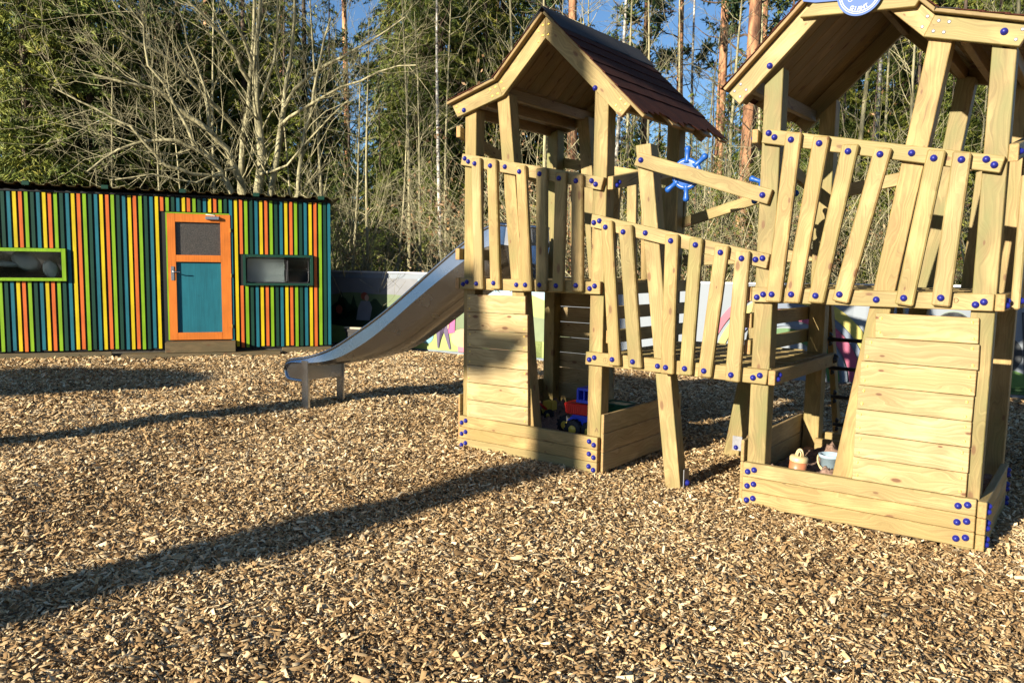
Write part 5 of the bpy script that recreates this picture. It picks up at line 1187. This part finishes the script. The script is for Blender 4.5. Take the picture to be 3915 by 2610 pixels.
# the wood beyond: nobody could count these
VV = []; TT = []
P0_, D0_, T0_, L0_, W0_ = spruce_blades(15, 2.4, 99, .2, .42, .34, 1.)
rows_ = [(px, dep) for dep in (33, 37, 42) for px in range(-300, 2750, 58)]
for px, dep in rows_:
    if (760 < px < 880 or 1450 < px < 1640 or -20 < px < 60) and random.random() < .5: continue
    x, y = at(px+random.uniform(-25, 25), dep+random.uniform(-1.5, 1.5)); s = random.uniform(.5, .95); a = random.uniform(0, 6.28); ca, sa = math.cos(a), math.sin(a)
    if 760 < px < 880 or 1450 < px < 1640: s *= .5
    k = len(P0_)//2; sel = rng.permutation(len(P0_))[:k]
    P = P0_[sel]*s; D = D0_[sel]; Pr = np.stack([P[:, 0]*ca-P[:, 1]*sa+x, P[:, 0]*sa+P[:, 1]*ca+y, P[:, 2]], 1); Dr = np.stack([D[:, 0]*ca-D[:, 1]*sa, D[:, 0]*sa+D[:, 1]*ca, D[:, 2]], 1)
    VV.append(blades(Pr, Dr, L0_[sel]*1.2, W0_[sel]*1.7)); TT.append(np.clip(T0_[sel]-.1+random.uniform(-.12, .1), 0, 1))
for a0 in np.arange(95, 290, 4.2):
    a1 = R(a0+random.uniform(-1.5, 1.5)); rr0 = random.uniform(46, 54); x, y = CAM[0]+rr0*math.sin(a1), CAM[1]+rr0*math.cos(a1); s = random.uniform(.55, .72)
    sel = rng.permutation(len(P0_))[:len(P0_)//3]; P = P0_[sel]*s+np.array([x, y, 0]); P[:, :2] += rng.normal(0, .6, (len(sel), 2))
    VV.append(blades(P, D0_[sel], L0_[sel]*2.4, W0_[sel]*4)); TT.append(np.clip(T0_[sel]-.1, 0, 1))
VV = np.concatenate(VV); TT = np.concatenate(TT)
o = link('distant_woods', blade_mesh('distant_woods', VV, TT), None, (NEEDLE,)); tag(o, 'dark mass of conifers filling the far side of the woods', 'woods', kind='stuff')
# low scrub on the wood floor
k = 26000; px = rng.uniform(-200, 2600, k); dep = rng.uniform(17, 34, k); X_ = CAM[None]+FH[None]*dep[:, None]+R0[None]*((px*1.6646-1957.5)/FPX*dep)[:, None]
X_[:, 2] = rng.exponential(.38, k); X_ = X_[X_[:, 2] < 2.4]
D = rng.normal(0, 1, X_.shape); D[:, 2] += .8
okh = ((X_[:, 0]+6.415)*.819-(X_[:, 1]-4.057)*.574 < -2.9) | (X_[:, 0] > -6)
X_, D = X_[okh], D[okh]
o = link('undergrowth', blade_mesh('undergrowth', blades(X_, D, rng.uniform(.15, .4, len(X_)), rng.uniform(.03, .09, len(X_))), np.clip(rng.normal(.42, .2, len(X_)), 0, 1)), None, (leafmat('scrub', [(0, (.008, .014, .005)), (.5, (.035, .034, .014)), (1, (.11, .085, .04))]),)); tag(o, 'low brown and green scrub on the floor of the woods', 'undergrowth', kind='stuff')

# trees on the near side, behind the viewer, whose trunks throw the long shadows across the chips
def shade_pine(x, y, r, i, label, H_=19, lean=0.):
    t = thing('pine_tree', (x, y, 0), label, 'pine', 'pines behind the viewer'); rd = random.Random(i)
    T = Tubes(); tp = [Vector((lean*z+.03*math.sin(z*.8), 0, z-.1)) for z in np.linspace(0, H_, 12)]; T.add(tp, [max(.04, r*(1-.6*k/11)) for k in range(12)], 12); link('trunk', T.mesh('shade_trunk'), t, (BARKP,))
    P = []; D = []
    for _ in range(3500):
        a = rd.uniform(0, 6.28); z = rd.uniform(12, H_+1); rr = 2.2*math.sqrt(rd.random())*(1-(z-12)/(H_-6)); P.append((lean*z+rr*math.cos(a), rr*math.sin(a), z)); D.append((rd.gauss(0, 1), rd.gauss(0, 1), rd.gauss(0, 1)))
    link('crown', blade_mesh('shade_crown', blades(np.array(P), np.array(D), np.full(3500, .3), np.full(3500, .08)), np.full(3500, .5)), t, (PNEEDLE,))
tanA = math.tan(R(SUN_AZ))
shade_pine(1.02-16*tanA, -16, .28, 1, 'tall pine standing behind the viewer, right of two')
shade_pine(-2.78-17*tanA, -17, .27, 2, 'tall pine standing behind the viewer, left of two')
t3 = shade_pine(-13, -16, .22, 3, 'pine behind the viewer with one long low branch, added to shade the chips on the left')
def shade_branch():  # added limb out of view, its clump shaped to throw a shade patch
    t = [o for o in col.objects if o.get('label', '').startswith('pine behind the viewer with one')][0]; ku_, kz_ = -15.4*tanA, 15.4/math.cos(R(SUN_AZ))*math.tan(R(SUN_EL)); c = Vector((-6.5+ku_, -16, kz_))
    T = Tubes(); T.add([Vector((-13, -16, 4.0))-t.location, Vector((-10.5, -16, 4.6))-t.location, c-t.location], [.07, .05, .02], 6); link('branch', T.mesh('shade_branch'), t, (BARKP,))
    k = 3800; P = rng.normal(0, 1, (k, 3)); P /= np.linalg.norm(P, axis=1, keepdims=True); P *= rng.uniform(0, 1, (k, 1))**.4
    P = P*np.array([1.55, .9, .40]); P[:, 2] += .14*P[:, 0]; P += np.array(c-t.location)
    link('foliage', blade_mesh('shade_branch_foliage', blades(P, rng.normal(0, 1, (k, 3)), np.full(k, .26), np.full(k, .09)), np.full(k, .5)), t, (PNEEDLE,))
shade_branch()
hd = thing('shadow_panel', (-4.2, -16.6, 5.7), 'unseen timber panel added behind the viewer to shade the left tower and slide', 'shadow panel')  # added out of view only to cast shade on the left tower and slide
ku, kz = -16.6*tanA, 16.6/math.cos(R(SUN_AZ))*math.tan(R(SUN_EL))
fbeam('wall', [(-2.35+ku, 1.56+kz), (.22+ku, 1.56+kz), (.27+ku, 1.03+kz), (.30+ku, .66+kz), (-2.35+ku, .66+kz)][:4]+[], -16.65, -16.55, W_BOARD, hd) if False else None
fbeam('wall', [(-2.35+ku, 1.56+kz), (.22+ku, 1.56+kz), (.30+ku, .66+kz), (-2.35+ku, .66+kz)], -16.65, -16.55, W_BOARD, hd)  # main panel, outline projected back from the wanted shadow
fbeam('shadow_panel_tab', [(.2+ku, 1.03+kz), (.72+ku, 1.03+kz), (.48+ku, .74+kz), (.2+ku, .70+kz)], -16.64, -16.56, W_BOARD, hd)
